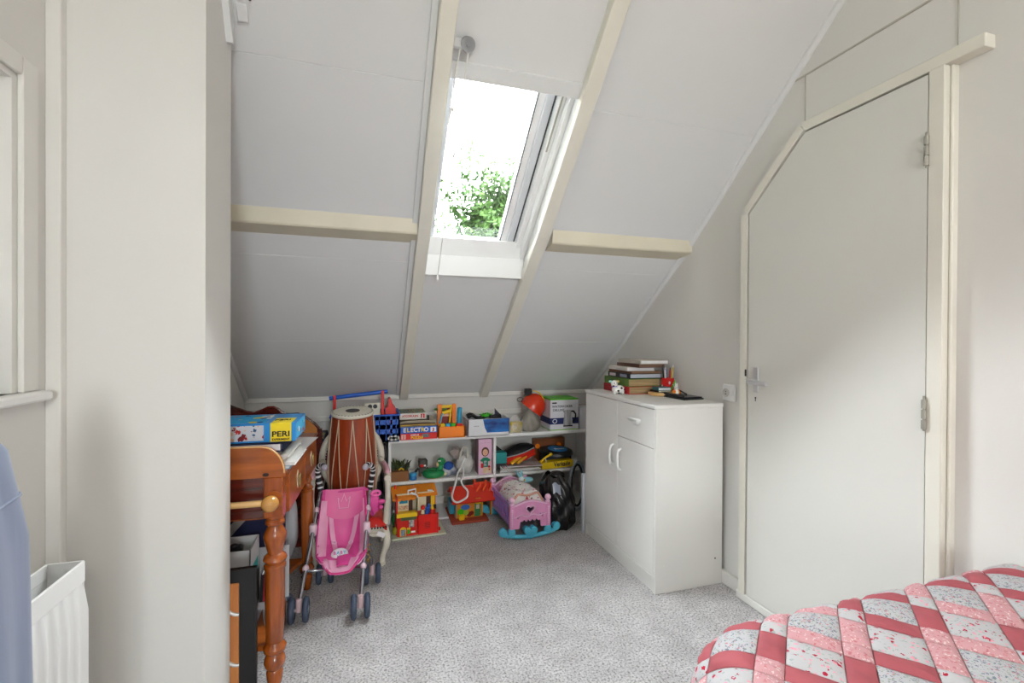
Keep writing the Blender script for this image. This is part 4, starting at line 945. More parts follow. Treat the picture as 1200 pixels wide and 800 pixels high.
def end_panel(y, low, top, arch, holes, nm):
    pts = []
    pts += [(-hw, low), (-hw+.045, low), (-hw+.050, low+.035)]
    k = 5
    for i in range(k):
        xa = -hw+.05+(2*hw-.10)*i/k; xb = -hw+.05+(2*hw-.10)*(i+1)/k
        for t in (.25, .5, .75): pts.append((xa+(xb-xa)*t, low+.052-.016*math.sin(PI*t)))
        if i < k-1: pts.append((xb, low+.052))
    pts += [(hw-.05, low+.035), (hw-.045, low), (hw, low), (hw, top)]
    for i in range(1, 10): 
        u = i/10; pts.append((hw-2*hw*u, top+arch*math.sin(PI*u)**1.5))
    pts += [(-hw, top)]
    p = part('end_panel', panel_with_holes(pts, holes, y-.008, y+.008), M_pk, dc)
    part('moulding', MB().tube([(hw-2*hw*i/10, y-.009, top+arch*math.sin(PI*i/10)**1.5-.003) for i in range(11)], .0055, 8), M_pk2, p, smooth=60)
    part('moulding', MB().tube([(hw-2*hw*i/14, y-.009, low+.072+.006*math.sin(i*1.35)) for i in range(15)], .004, 6), M_pk2, p, smooth=60)
    for s_ in (-1, 1):
        po = part('post', MB().box(s_*hw-.014, s_*hw+.014, y-.014, y+.014, low-.002, top+.006, .004), M_pk, dc)
        mb = MB()
        for i in range(9): mb.ball((s_*hw, y-.0145, low+.02+i*(top-low-.03)/9), .005, 8, 5)
        part('beading', mb, M_pk2, po, smooth=60)
        part('finial', MB().lathe([(.012, 0), (.016, .004), (.010, .010), (.010, .014)], (s_*hw, y, top+.004), 14).ball((s_*hw, y, top+.032), .0185, 16, 10), M_pk2, po, smooth=50)
    return p
hole = [heart(0, .175, .026), [(-.072+x*.8, .135+z*.8) for x, z in ((-.012, -.010), (-.002, -.012), (.012, .004), (.014, .014), (.008, .016), (.0, .004), (-.010, .002))], [(.072-x*.8, .135+z*.8) for x, z in ((-.012, -.010), (-.002, -.012), (.012, .004), (.014, .014), (.008, .016), (.0, .004), (-.010, .002))]]
ep = end_panel(0, .068, .202, .026, hole, 'foot')
part('heart_rim', MB().tube([(x, -.009, z) for x, z in heart(0, .175, .028)], .0045, 6, closed=True), M_pk2, ep, smooth=60)
end_panel(.40, .062, .205, .05, [heart(0, .19, .022)], 'head')
for y in (0, .40):
    pts = [(-.166, y, .072), (-.180, y, .060), (-.176, y, .045), (-.158, y, .038), (-.13, y, .030), (-.07, y, .0185), (0, y, .0145), (.07, y, .0185), (.13, y, .030), (.158, y, .038), (.176, y, .045), (.180, y, .060), (.166, y, .072)]
    rk = part('rocker', MB().tube(smooth_path(pts, 3), [.013]*37, 10), M_sky, dc, smooth=60)
    for s_ in (-1, 1):
        part('scroll', MB().cyl((s_*.161, y-.016, .060), (s_*.161, y+.016, .060), .017, 16), M_sky, rk, smooth=40)
        part('socket', MB().lathe([(.022, 0), (.024, .012), (.019, .030), (.016, .034)], (s_*hw, y, .035), 16), M_sky, rk, smooth=50)
    hp_ = [(x, z) for x, z in heart(0, .045, .044, 28)]
    part('heart', MB().prism([(x, max(z, .004)) for x, z in hp_], 'y', y-.022, y+.012), M_sky, rk, smooth=40)
for s_ in (-1, 1):
    sr = part('side_rail', MB().box(s_*hw-.006, s_*hw+.006, .012, .388, .178, .200, .003).box(s_*hw-.006, s_*hw+.006, .012, .388, .070, .108, .003), M_lil, dc)
    for i in range(9): part('slat', MB().box(s_*hw-.005, s_*hw+.005, .03+i*.040, .046+i*.040, .10, .182, .002), M_lil, sr)
part('mattress_base', MB().box(-hw+.006, hw-.006, .012, .388, .118, .138), M_lil, dc)
mt = thing('doll_quilt', 'white printed doll quilt filling the pink cradle', 'blanket', (.92, 2.60, .0), .02)
M_dq = floral('doll_quilt_print', '#ece8e4', [(.55, '#c2344a', .16), (.8, '#d88aa8', .25), (.7, '#3f4a50', .14), (1.0, '#e9b38a', .2)], 75)
def dqf(u, v):
    x = -.104+.208*u; y = .022+.30*v
    e = min(1, 5*min(u, 1-u))**.6*min(1, 7*min(v, 1-v)+.2)**.6
    return (x, y,   .165+.092*e+.006*math.sin(u*9+v*4)+.004*math.sin(v*15))
part('quilt', MB().grid(dqf, 20, 22, .06), M_dq, mt, smooth=70)
part('hem', MB().tube([(dqf(i/16, .06)[0], dqf(i/16, .06)[1]-.004, dqf(i/16, .10)[2]-.006) for i in range(17)], .007, 8), C('hem_peach', '#dba792', rough=.8), mt, smooth=60)
pl = thing('doll_pillow', 'pink and white doll pillow at head of cradle', 'pillow', (.90, 2.925, .20), .02)
part('pillow', blob(0, .015, .018, .075, .042, .034, amp=.03, seed=3), floral('pillow_print', '#dfb0c8', [(.6, '#f4e6ee', .4), (.8, '#9a3a4a', .15)], 70), pl, smooth=70)
pr_ = thing('plush_rabbit', 'pale blue plush rabbit lying at head of cradle', 'plush toy', (.985, 2.92, .232), .02)
M_pl = C('pale_blue_plush', '#8fc9d4', rough=.9, bump=.4); M_pl2 = C('white_plush', '#dfe9ea', rough=.9, bump=.4)
part('body', MB().ball((.03, -.01, .016), (.036, .022, .018), 14, 9), M_pl, pr_, smooth=60)
part('head', MB().ball((-.012, -.005, .022), (.020, .018, .018), 14, 9), M_pl2, pr_, smooth=60)
for s_, dx in ((-1, -.022), (1, .002)): part('ear', MB().tube([(-.014+dx*.3, -.002, .034), (-.014+dx, .0, .058), (-.016+dx*1.5, .0, .078)], [.007, .010, .004], 8), M_pl, pr_, smooth=60)
part('bow', MB().ball((.006, -.018, .018), (.014, .007, .008), 10, 7), C('mustard_cloth', '#d9a83a', rough=.8), pr_, smooth=60)

# ---- toy houses
h1 = thing('toy_house', 'red and orange toy house on pale base before the bookcase', 'toy house', (.145, 2.785, 0), .03)
M_base = C('pale_green_base', '#cdd0b4', rough=.5); M_ror = C('roof_orange', '#ee8a1c', rough=.4); M_cw = C('house_cream', '#e4d9b4', rough=.5)
M_win = C('window_dark', '#4a2a1e', rough=.5); M_hr = C('house_red', '#cf1c10', rough=.4)
part('base', MB().box(0, .315, 0, .232, 0, .010, .003), M_base, h1)
hb = (.03, .262)
ft = part('front_wall', MB().box(hb[0], .148, .022, .036, .010, .122, .002), M_hr, h1)
part('battlement', MB().box(hb[0], hb[0]+.02, .020, .04, .118, .134).box(.128, .148, .020, .04, .118, .130), M_hr, ft)
part('door', MB().prism([(.046, .014), (.082, .014), (.082, .052)] + [(.064+.018*math.cos(a), .052+.014*math.sin(a)) for a in [PI*k/8 for k in range(1, 8)]] + [(.046, .052)], 'y', .019, .023), M_yel, ft)
part('door_glass', MB().box(.050, .078, .0175, .0195, .016, .052), C('door_print', '#8fb6cf', rough=.4, col2='#7a4a2a', scale=90), ft)
part('sign', MB().box(.098, .126, .0195, .0225, .062, .104), C('sign_print', '#d6d6d2', rough=.5, col2='#4a4f50', scale=80), ft)
part('awning', MB().prism([(.018, .122), (.018, .104), (.036, .128)], 'x', .05, .140), C('awning_dark', '#3f4a2c', rough=.6, col2='#5d6b3a', scale=60), ft)
part('mailbox', MB().box(.088, .104, .0165, .0225, .024, .052, .002), M_grn, ft); part('mailbox_lid', MB().box(.086, .106, .0155, .0225, .050, .060, .002), M_yel, ft)
part('nameplate', MB().box(.110, .134, .0195, .0225, .028, .038), M_wht, ft)
fd2 = part('garage_door', MB().box(.150, hb[1], .022, .038, .010, .122, .002), C('garage_red', '#d4180c', rough=.35), h1)
part('grille', MB().box(.188, .222, .0205, .0225, .044, .080), C('grille_red', '#a01208', rough=.4), fd2)
for k in range(4): part('grille_bar', MB().box(.188, .222, .019, .021, .048+k*.009, .051+k*.009), M_hr, fd2)
part('edge_post', MB().box(hb[1], hb[1]+.008, .02, .04, .010, .124), M_hr, h1)
part('deck', MB().box(hb[0], .146, .036, .12, .118, .126).box(hb[0]-.004, .146, .016, .03, .122, .146, .003), M_yel, h1)
part('deck', MB().box(.150, hb[1], .038, .12, .112, .118), M_hr, h1)
up = part('upper_wall', MB().box(.034, .128, .118, .128, .118, .228).box(.160, .262, .118, .128, .112, .228), M_cw, h1)
part('upper_wall_side', MB().box(.026, .036, .05, .215, .01, .226).box(.262, .270, .118, .215, .01, .226), M_hr, h1)
part('window', MB().box(.052, .100, .1155, .1185, .172, .208), C('window_teal', '#1f8fb0', rough=.3), up)
part('flower_box', MB().box(.046, .104, .108, .1185, .138, .158, .002), C('planter', '#b8765a', rough=.6, col2='#e4d4b0', scale=70), up)
part('doorway', MB().box(.106, .130, .1155, .1185, .126, .216).box(.212, .240, .1155, .1185, .128, .214), M_win, up)
part('yellow_post', MB().box(.240, .264, .112, .130, .112, .222, .002), M_yel, h1)
part('back_wall', MB().box(.030, .268, .205, .215, .01, .226), M_cw, h1)
rf = part('roof', MB().grid(lambda u, v: (.008+.138*u, .085+.135*v, .212+.036*v), 6, 2, .010), M_ror, h1); rf2 = part('roof', MB().grid(lambda u, v: (.148+.130*u, .095+.125*v, .218+.032*v), 6, 2, .010), M_ror, h1)
mb = MB()
for k in range(5): mb.ball((.022+k*.027, .087, .206), (.0135, .004, .010), 10, 6)
part('scallop', mb, M_ror, rf, smooth=60)
part('roof_sign', MB().tube([(.10, .085, .232), (.10, .09, .256), (.145, .09, .262), (.143, .09, .236), (.112, .088, .236), (.124, .085, .244)], .0055, 6), M_wht, rf)
part('roof_sign', MB().tube([(.125, .082, .236), (.148, .08, .230), (.155, .08, .214)], .0055, 6), M_wht, rf2)
part('roof_label', MB().box(.222, .252, .118, .140, .2315, .2345), M_wht, rf2)
part('chimney', MB().box(.028, .040, .19, .205, .22, .262, .002), M_red, h1)
part('yellow_bush', MB().ball((.022, .06, .035), (.018, .02, .024), 12, 8), C('olive_yellow', '#a39a12', rough=.5), h1, smooth=60)
part('flag', MB().box(.276, .288, .045, .052, .010, .032, .001), M_red, h1)
part('dark_bracket', MB().box(.255, .272, .10, .115, .125, .15, .002), M_black, h1)
def peg_person(label, x, y, z, body, head, hat=None, group='toy figures on the house deck'):
    t = thing('toy_figure', label, 'toy figure', (x, y, z), 0, group)
    part('body', MB().lathe([(.011, 0), (.012, .004), (.009, .020), (.006, .024)], (0, 0, 0), 14), body, t, smooth=60)
    part('head', MB().ball((0, 0, .032), .0105, 12, 8), head, t, smooth=60)
    if hat: part('hat', MB().lathe([(.012, 0), (.012, .003), (.009, .004), (.008, .012), (0, .013)], (0, 0, .037), 14), hat, t, smooth=50)
peg_person('red toy figure on the left of house deck', .145+.182, 2.785+.068, .118, C('fig_cream', '#e8d8b0'), M_red, M_red)
peg_person('blue toy figure lying low in middle of house deck', .145+.205, 2.785+.060, .118, M_blue, M_blue)
peg_person('tall blue toy figure at back of house deck', .145+.222, 2.785+.085, .118, C('fig_navy', '#2355b0'), C('fig_blue', '#2c6ad0'), C('fig_blue', '#2c6ad0'))
peg_person('yellow headed toy figure at right of house deck', .145+.236, 2.785+.060, .118, M_red, M_yel)

h2 = thing('toy_house', 'orange toy house with red roof on brown base tilted up', 'toy house', (.515, 2.915, .0), 0, rot=(math.radians(6.3), 0, .02))
part('base', MB().box(0, .24, 0, .235, 0, .014, .003), C('base_brown', '#a6412a', rough=.5), h2)
M_oy = C('house_ochre', '#d98a2a', rough=.45)
fw = part('front_wall', MB().box(.040, .208, .055, .065, .014, .128), M_oy, h2)
part('right_post', MB().box(.262, .274, .055, .067, .014, .135, .002), M_oy, h2)
part('back_wall', MB().box(.040, .274, .19, .20, .014, .16), M_oy, h2)
part('left_wall', MB().box(.034, .044, .06, .195, .014, .14), C('wall_greygreen', '#8d8f78', rough=.5), h2)
part('blue_wing', MB().box(.002, .034, .09, .17, .03, .112, .003), C('wing_blue', '#2f8fa8', rough=.4), h2)
part('open_side', MB().box(.212, .262, .14, .15, .014, .13), M_win, h2)
part('inner_wall', MB().box(.204, .212, .06, .15, .014, .135), M_yel, h2)
part('window_print', MB().lathe([(0, 0), (.030, 0), (.030, .002), (0, .002)], (.095, .055, .085), 18, Matrix.Rotation(PI/2, 3, 'X'), sy=.6), C('print_blue', '#3a6fc0', rough=.5), fw)
part('bush_print', MB().lathe([(0, 0), (.022, 0), (.022, .002), (0, .002)], (.066, .0545, .055), 14, Matrix.Rotation(PI/2, 3, 'X')), M_grn, fw); part('bush_print', MB().lathe([(0, 0), (.018, 0), (.018, .002), (0, .002)], (.10, .0535, .05), 14, Matrix.Rotation(PI/2, 3, 'X')), C('lime_print', '#a8c23a', rough=.5), fw)
part('bicycle_print', MB().cyl((.122, .055, .036), (.122, .0525, .036), .017, 14).cyl((.138, .055, .042), (.138, .0525, .042), .014, 14), C('print_maroon', '#8a2a1e', rough=.5), fw)
part('door', MB().box(.156, .196, .0515, .056, .018, .105, .001), C('door_green', '#3a8f5a', rough=.4), fw); part('door_window', MB().box(.165, .187, .050, .052, .068, .096), C('pale_print', '#d6d2c0', rough=.5), fw)
part('bird_box', MB().box(.158, .194, .044, .056, .112, .142, .003), M_oy, fw); part('bird_hole', MB().box(.164, .188, .0425, .0445, .120, .136), M_win, fw); part('ledge', MB().lathe([(0, 0), (.020, 0), (.020, .005), (0, .005)], (.176, .052, .108), 14), M_yel, fw)
part('yellow_box', MB().box(.052, .086, .024, .05, .014, .044, .003), M_yel, h2)
M_rf = C('roof_red', '#d42c12', rough=.4)
r1 = part('roof', MB().grid(lambda u, v: (.004+.300*u, .028+.10*v, .126+.072*v), 8, 3, .010), M_rf, h2)
part('roof', MB().grid(lambda u, v: (.004+.300*u, .128+.095*v, .198-.066*v), 8, 3, .010), M_rf, h2)
part('roof_end', MB().prism([(.045, .132), (.128, .188), (.20, .140)], 'x', .036, .046), M_oy, h2)
t = thing('toy_chair_frame', 'small orange toy frame lying upside down on red roof', 'toy', (.515+.215, 2.915+.075, .200))
for (a, b) in (((-.045, 0, -.030), (-.010, .02, .030)), ((.0, -.01, -.022), (.022, .015, .042)), ((.040, -.005, -.024), (.058, .01, .024)), ((-.06, .02, .0), (-.05, .03, .046))):
    part('bar', MB().tube([a, ((a[0]+b[0])/2+.008, (a[1]+b[1])/2, (a[2]+b[2])/2), b], .0085, 8), C('orange_red_frame', '#e8521a', rough=.35), t, smooth=60)
part('slab', MB().box(-.06, .05, .01, .03, -.02, .03, .006), M_rf, t)
# small things standing behind the first house
t = thing('toy_tree', 'small dark green toy tree standing behind red toy house', 'toy', (.158, 3.0, .011)); t.location = (.165, 2.955, .011)
# (its foot stands on the pale base of the house)
part('trunk', MB().cyl((0, 0, 0), (0, 0, .06), .008, 8), C('trunk_brown', '#4a2f1e', rough=.7), t); part('crown', MB().ball((0, 0, .05), (.016, .016, .04), 12, 8), C('toy_dark_green', '#1f6a2a', rough=.5), t, smooth=60); part('top', MB().ball((0, 0, .10), (.008, .008, .010), 10, 7), M_wht, t, smooth=60)

# ---- black refuse sack and things beside the cupboard
bgk = thing('refuse_sack', 'shiny black plastic refuse sack between cradle and cupboard', 'bag', (1.142, 2.755, 0))
def sack(u, v):
    a = 2*PI*u
    base = [.86, 1.0, 1.02, 1.0, .98, .95, .88, .72, .45][min(8, int(v*8))]; nx = [.86, 1.0, 1.02, 1.0, .98, .95, .88, .72, .45, .45][min(9, int(v*8)+1)]
    r = base+(nx-base)*(v*8-int(v*8))
    c, s = math.cos(a), math.sin(a)
    k = (abs(c)**4+abs(s)**4)**-.25
    w_ = 1+.035*math.sin(a*9+v*11)+.03*math.sin(a*5-v*17+1)+.025*math.sin(a*14+v*5)
    return (.094*c*k*r*w_+.012*math.sin(v*4), .125*s*k*r*w_, .003+.315*v+.01*math.sin(a*4)*v)
def black_film():
    m = pm('black_bin_film', '#0c0c0e', rough=.22, var=.1, spec=.7, bump=1.0, bscale=16); return m
part('sack', MB().grid(sack, 72, 30), black_film(), bgk, smooth=60)
part('knot', MB().ball((.012, 0, .312), (.052, .055, .024), 12, 8), black_film(), bgk, smooth=60)
part('grey_patch', MB().grid(lambda u, v: (-.06+.05*u, -.122+.018*v, .235+.055*v+.01*math.sin(u*5)), 6, 4, .002), C('grey_shiny_film', '#8f97a6', rough=.25), bgk, smooth=60)
hoop = thing('toy_hoop', 'grey rimmed toy wheel leaning behind the refuse sack', 'hoop', (1.378, 2.925, .172), 0, rot=(0, 0, .1))
part('rim', MB().tube([(.062*math.cos(a), .0, .162*math.sin(a)) for a in [2*PI*k/40 for k in range(40)]], .0085, 10, closed=True), C('hoop_grey', '#8e99a3', rough=.35), hoop, smooth=60)
part('tyre', MB().tube([(.046*math.cos(a)+.004, .012, .140*math.sin(a)) for a in [2*PI*k/40 for k in range(40)]], .008, 8, closed=True), M_black, hoop, smooth=60)
pln = thing('white_board', 'narrow white printed board upright against cupboard far side', 'board', (1.256, 2.592, 0))
part('board', MB().box(0, .045, 0, .026, 0, .352, .002), C('board_white', '#c8ccd2', rough=.5), pln)
mb = MB()
for k in range(9): mb.box(.018, .030, -.0008, 0, .03+k*.018, .041+k*.018)
part('printed_marks', mb, C('print_bluegrey', '#8490a8', rough=.6), pln, kind='stuff')

# ================================================================ CHILD'S ARMCHAIR + DRUM + DOLL PUSHCHAIR
M_iv = C('ivory_lacquer', '#d9d2c1', rough=.4, var=.06, scale=20); M_vin = C('red_vinyl', '#cf1a12', rough=.3, coat=.3); M_pkv = C('old_pink_velvet', '#b8667c', rough=.7); M_nail = C('dark_nail', '#2b2522', rough=.35, metal=.6)
ac = thing('armchair', "child's ivory armchair with red seat and pink padded back", 'armchair', (-.075, 2.50, 0))
sw = .183
part('seat_frame', MB().prism([(-sw, 0), (sw, 0), (sw-.02, .27), (-sw+.02, .27)], 'z', .165, .205), M_iv, ac)
st = part('seat_cushion', MB().grid(lambda u, v: ((-sw+.004+2*(sw-.004)*u)*(1-.1*v), -.004+.272*v, .205+.038*(min(1, 6*min(u, 1-u))*min(1, 6*min(v, 1-v)))**.4), 16, 14, .036), M_vin, ac, smooth=60)
mb = MB()
for k in range(26): mb.ball((-sw+.008+k*(2*sw-.016)/25, -.006, .200), .0048, 8, 5)
for k in range(18): mb.ball((sw-.004-k*.001, .005+k*.0145, .200), .0048, 8, 5)
part('nail_trim', mb, M_nail, st, smooth=60)
for s_ in (-1, 1):
    part('leg', MB().tube(smooth_path([(s_*(sw-.016), .018, .19), (s_*(sw-.006), .008, .15), (s_*(sw-.006), .004, .11), (s_*(sw-.024), .010, .05), (s_*(sw-.026), .006, .015), (s_*(sw-.020), -.002, .008)], 4), [.021]*5+[.019]*5+[.015]*6+[.013]*4+[.015]*1, 10), M_iv, ac, smooth=60)
    part('leg', MB().tube([(s_*(sw-.035), .255, .18), (s_*(sw-.03), .27, .09), (s_*(sw-.02), .295, .0125)], [.018, .015, .012], 10), M_iv, ac, smooth=60)
    part('knee_bracket', MB().tube([(s_*(sw-.02), .0, .163), (s_*(sw-.07), .0, .165), (s_*(sw-.10), .0, .172)], [.014, .011, .007], 8), M_iv, ac, smooth=60)
    part('arm_support', MB().tube(smooth_path([(s_*(sw-.01), .03, .20), (s_*(sw-.006), .022, .28), (s_*(sw), .006, .36), (s_*(sw-.002), .0, .425), (s_*(sw-.004), .010, .447)], 3), .0145, 10), M_iv, ac, smooth=60)
    part('arm', MB().tube(smooth_path([(s_*(sw-.002), -.012, .452), (s_*(sw-.0), .05, .462), (s_*(sw-.012), .16, .470), (s_*(sw-.034), .262, .49)], 4), [.017]*13, 10), M_iv, ac, smooth=60)
    part('arm_pad', MB().tube(smooth_path([(s_*(sw-.001), .012, .472), (s_*(sw-.002), .06, .481), (s_*(sw-.01), .13, .484), (s_*(sw-.018), .18, .486)], 4), [.008]+[.014]*11+[.008], 10), C('pale_pink_pad', '#d8a8b4', rough=.7), ac, smooth=60)
ov = [(.157*math.sin(a)*(1-.0*math.cos(a)), .275+.05*(.5+.5*math.cos(a)), .497+.165*math.cos(a)) for a in [2*PI*k/40 for k in range(40)]]
ov = [(x*(1.0+.06*math.sin(abs(x)*20)), y, z) for x, y, z in ov]
part('back_frame', MB().tube(ov, .0195, 10, closed=True), M_iv, ac, smooth=60)
part('back_stile', MB().tube([(-.10, .262, .19), (-.105, .27, .30), (-.09, .275, .36)], .014, 8).tube([(.10, .262, .19), (.105, .27, .30), (.09, .275, .36)], .014, 8), M_iv, ac, smooth=60)
bpad = part('back_pad', MB().lathe([(0, .012), (.09, .010), (.125, .004), (.137, -.004), (.137, -.012), (0, -.012)], (0, .292, .497), 32, Matrix.Rotation(PI/2-.15, 3, 'X'), sy=1.06), M_pkv, ac, smooth=60)
mb = MB()
for k in range(64):
    a = 2*PI*k/64; mb.ball((.139*math.sin(a), .272+.05*(.5+.5*math.cos(a))*.9, .497+.147*math.cos(a)), .0052, 8, 5)
part('nail_trim', mb, M_nail, bpad, smooth=60)

# ---- drum
dm = thing('drum', 'tall laced wooden drum with white skin standing on the armchair', 'drum', (-.068, 2.668, .248), 0, rot=(.12, 0, 0))
H_ = .545
prf = [(.098, 0), (.108, .02), (.119, .10), (.124, .19), (.122, .27), (.114, .38), (.106, .46), (.100, .525)]
W_dr = wood('drum_wood', '#7c2b10', '#a8431a', axis='z', rough=.35, coat=.4)
part('shell', MB().lathe(prf, (0, 0, 0), 40), W_dr, dm, smooth=50)
M_skin = C('drum_skin', '#d9d4c4', rough=.6)
sk_ = part('skin', MB().lathe([(0, .545), (.075, .545), (.100, .5445), (.1065, .541), (.108, .534), (.105, .528), (.101, .526)], (0, 0, 0), 40), M_skin, dm, smooth=50)
part('tuning_patch', MB().lathe([(0, .5455), (.036, .5455), (.036, .5468), (0, .5468)], (0, 0, 0), 26), C('black_paste', '#23211f', rough=.6), sk_)
mb = MB()
for k in range(36):
    a = 2*PI*k/36; mb.ball((.098*math.cos(a), .098*math.sin(a), .5435), (.006, .004, .002), 6, 4)
part('stitching', mb, C('dark_stitch', '#4c4a40', rough=.7), sk_)
def drum_r(z):
    for i in range(len(prf)-1):
        if prf[i][1] <= z <= prf[i+1][1]:
            t_ = (z-prf[i][1])/(prf[i+1][1]-prf[i][1]); return prf[i][0]+(prf[i+1][0]-prf[i][0])*t_
    return prf[-1][0]
M_lace = C('lace_cord', '#c9b69a', rough=.8)
nL = 9
for k in range(nL):
    for s_ in (0, 1):
        a0 = 2*PI*(k+.5)/nL+.2; a1 = a0+(PI/nL if s_ else -PI/nL)
        pts = []
        for i in range(13):
            t_ = i/12; z = .522-.505*t_; a = a0+(a1-a0)*t_; r = drum_r(z)+.0035; pts.append((r*math.cos(a), r*math.sin(a), z))
        part('lace', MB().tube(pts, .0026, 5), M_lace, dm, smooth=60)
part('bottom_skin', MB().lathe([(0, -.003), (.10, -.003), (.106, .004), (.108, .016), (.104, .02)], (0, 0, 0), 40), M_skin, dm, smooth=50)

# ---- doll pushchair
pc_ = thing('doll_pushchair', 'pink doll pushchair with silver tubes and striped grips', 'doll pushchair', (-.11, 2.2, 0))
def wpart(nm, mb, mt_, sm=60, parent=None): return part(nm, mb, mt_, parent or pc_, smooth=sm, w=True)
FL, FR, RL, RR = (-.262, 2.10), (-.020, 2.06), (-.185, 2.40), (.030, 2.335)
TL, TR_ = (-.208, 2.44, .432), (.018, 2.425, .424)
BLt, BRt = (-.262, 2.10, .075), (-.020, 2.06, .070)
for nm, b, t_ in (('front_tube', BLt, TL), ('front_tube', BRt, TR_)):
    wpart(nm, MB().tube([b, t_], .0085, 12), M_tube)
def lerp(a, b, t_): return tuple(a[i]+(b[i]-a[i])*t_ for i in range(3))
JL, JR = lerp(BLt, TL, .62), lerp(BRt, TR_, .62)
for J, Rw in ((JL, RL), (JR, RR)):
    wpart('rear_tube', MB().tube([J, (Rw[0], Rw[1], .07)], .0075, 12), C('grey_tube', '#7d8087', rough=.35, metal=.8))
    wpart('joint', MB().box(J[0]-.016, J[0]+.016, J[1]-.016, J[1]+.014, J[2]-.026, J[2]+.026, .006), C('pale_pink_joint', '#dcc0cc', rough=.4))
for b, t_ in ((BLt, TL), (BRt, TR_)):
    p = lerp(b, t_, .28); wpart('clamp', MB().ball(p, (.014, .014, .016), 12, 8), C('pale_pink_joint', '#dcc0cc'))
    p = lerp(b, t_, .80); wpart('clamp', MB().ball(p, (.013, .013, .018), 12, 8), C('pale_pink_joint', '#dcc0cc'))
pL, pR = lerp(BLt, TL, .26), lerp(BRt, TR_, .26); mid = (-.118, 2.215, .158)
wpart('cross_brace', MB().tube(smooth_path([pL, (-.20, 2.185, .165), (-.155, 2.205, .160), mid, (-.075, 2.195, .155), pR], 3), .0065, 10), M_tube)
for nm, (wx, wy), r in (('front', FL, .050), ('front', FR, .050), ('rear', RL, .047), ('rear', RR, .047)):
    for s_ in (-1, 1):
        cx = wx+s_*.027
        wh = part('wheel', MB().tube([(cx, wy+(r-.012)*math.cos(a), r+(r-.012)*math.sin(a)) for a in [2*PI*k/26 for k in range(26)]], .012, 10, closed=True), M_tyre, pc_, smooth=60, w=True)
        part('hub', MB().cyl((cx-.008, wy, r), (cx+.008, wy, r), r-.016, 20).cyl((cx-.012, wy, r), (cx+.012, wy, r), .012, 12), C('hub_grey', '#8b93a3', rough=.4), wh, smooth=40, w=True)
    wpart('axle', MB().cyl((wx-.03, wy, r), (wx+.03, wy, r), .006, 10)
          .cyl((wx, wy-.004, r-.004), (wx, wy, r+.045), .012, 12), C('fork_pink', '#cdb0b4', rough=.45), 50)
M_gr = C('grip_black', '#1c1c1f', rough=.6); M_st = C('grip_white', '#dcdadc', rough=.6)
for T_, s_ in ((TL, -1), (TR_, 1)):
    gp = smooth_path([T_, (T_[0]+.006*s_, T_[1]+.005, T_[2]+.035), (T_[0]+.014*s_, T_[1]+.0, T_[2]+.085), (T_[0]+.010*s_, T_[1]-.01, T_[2]+.115), (T_[0]-.008*s_, T_[1]-.025, T_[2]+.128), (T_[0]-.02*s_, T_[1]-.05, T_[2]+.124)], 5)
    g_ = wpart('grip', MB().tube(gp, .0125, 12), M_gr)
    for k in range(2, len(gp)-4, 3):
        part('stripe', MB().tube([gp[k], lerp(gp[k], gp[k+1], .5), gp[k+1]], .0133, 12), M_st, g_, smooth=60, w=True)
    part('end_cap', MB().ball(gp[-1], .0155, 14, 9), C('cap_lilac_grey', '#a8a4b0', rough=.4), g_, smooth=60, w=True)
# fabric seat
M_seat = C('pink_nylon', '#e2549f', rough=.45, col2='#d03b8b', scale=7); M_seat2 = C('pale_pink_nylon', '#ecb2cd', rough=.55, col2='#e59cc0', scale=10)
prf_s = [(2.425, .435), (2.395, .375), (2.365, .31), (2.335, .25), (2.305, .213), (2.26, .198), (2.20, .192), (2.14, .180), (2.118, .165)]
def seat(u, v):
    t_ = v*(len(prf_s)-1); i = min(int(t_), len(prf_s)-2); f_ = t_-i
    y = prf_s[i][0]+(prf_s[i+1][0]-prf_s[i][0])*f_; z = prf_s[i][1]+(prf_s[i+1][1]-prf_s[i][1])*f_
    s_ = 2*u-1
    hwid = .098+.014*math.sin(PI*min(1, v*1.2))-.055*max(0, v-.68)/.32*abs(1)
    cx = -.100-.004*v
    wing = (abs(s_)**3)*(.055*math.sin(PI*min(1, v*1.05))+.004)
    n = Vector((0, -1, .55)).normalized()
    sag = -.022*(1-s_*s_)*math.sin(PI*v)
    z += .010*math.sin(5*s_+8*v)*(.4)*math.sin(PI*v)
    return (cx+hwid*s_, y+n.y*(wing+sag), z+n.z*(wing+sag)+.018*abs(s_)**2*max(0, v-.7))
se = wpart('seat', MB().grid(seat, 22, 36, .006), M_seat)
def on_seat(u, v, h): 
    p = Vector(seat(u, v)); du = Vector(seat(min(1, u+.02), v))-Vector(seat(u-.02, v)); dv = Vector(seat(u, min(1, v+.02)))-Vector(seat(u, max(0, v-.02)))
    n = du.cross(dv).normalized()
    if n.y > 0: n = -n
    return tuple(p+n*h)
part('side_wing', MB().grid(lambda u, v: on_seat(.005+.16*u, .10+.80*v, .004+.006*math.sin(PI*u)), 5, 22, .004), M_seat2, se, smooth=60, w=True)
part('side_wing', MB().grid(lambda u, v: on_seat(.995-.16*u, .10+.80*v, .004+.006*math.sin(PI*u)), 5, 22, .004), M_seat2, se, smooth=60, w=True)
part('front_edge', MB().grid(lambda u, v: on_seat(.05+.90*u, .76+.21*v, .004), 14, 4, .004), M_seat2, se, smooth=60, w=True)
part('piping', MB().tube([on_seat(.02, .08+.9*i/20, .006) for i in range(21)]+[on_seat(i/10, .985, .004) for i in range(1, 10)]+[on_seat(.98, .98-.9*i/20, .006) for i in range(21)], .004, 6), C('magenta_piping', '#cf2f78', rough=.5), se, smooth=60, w=True)
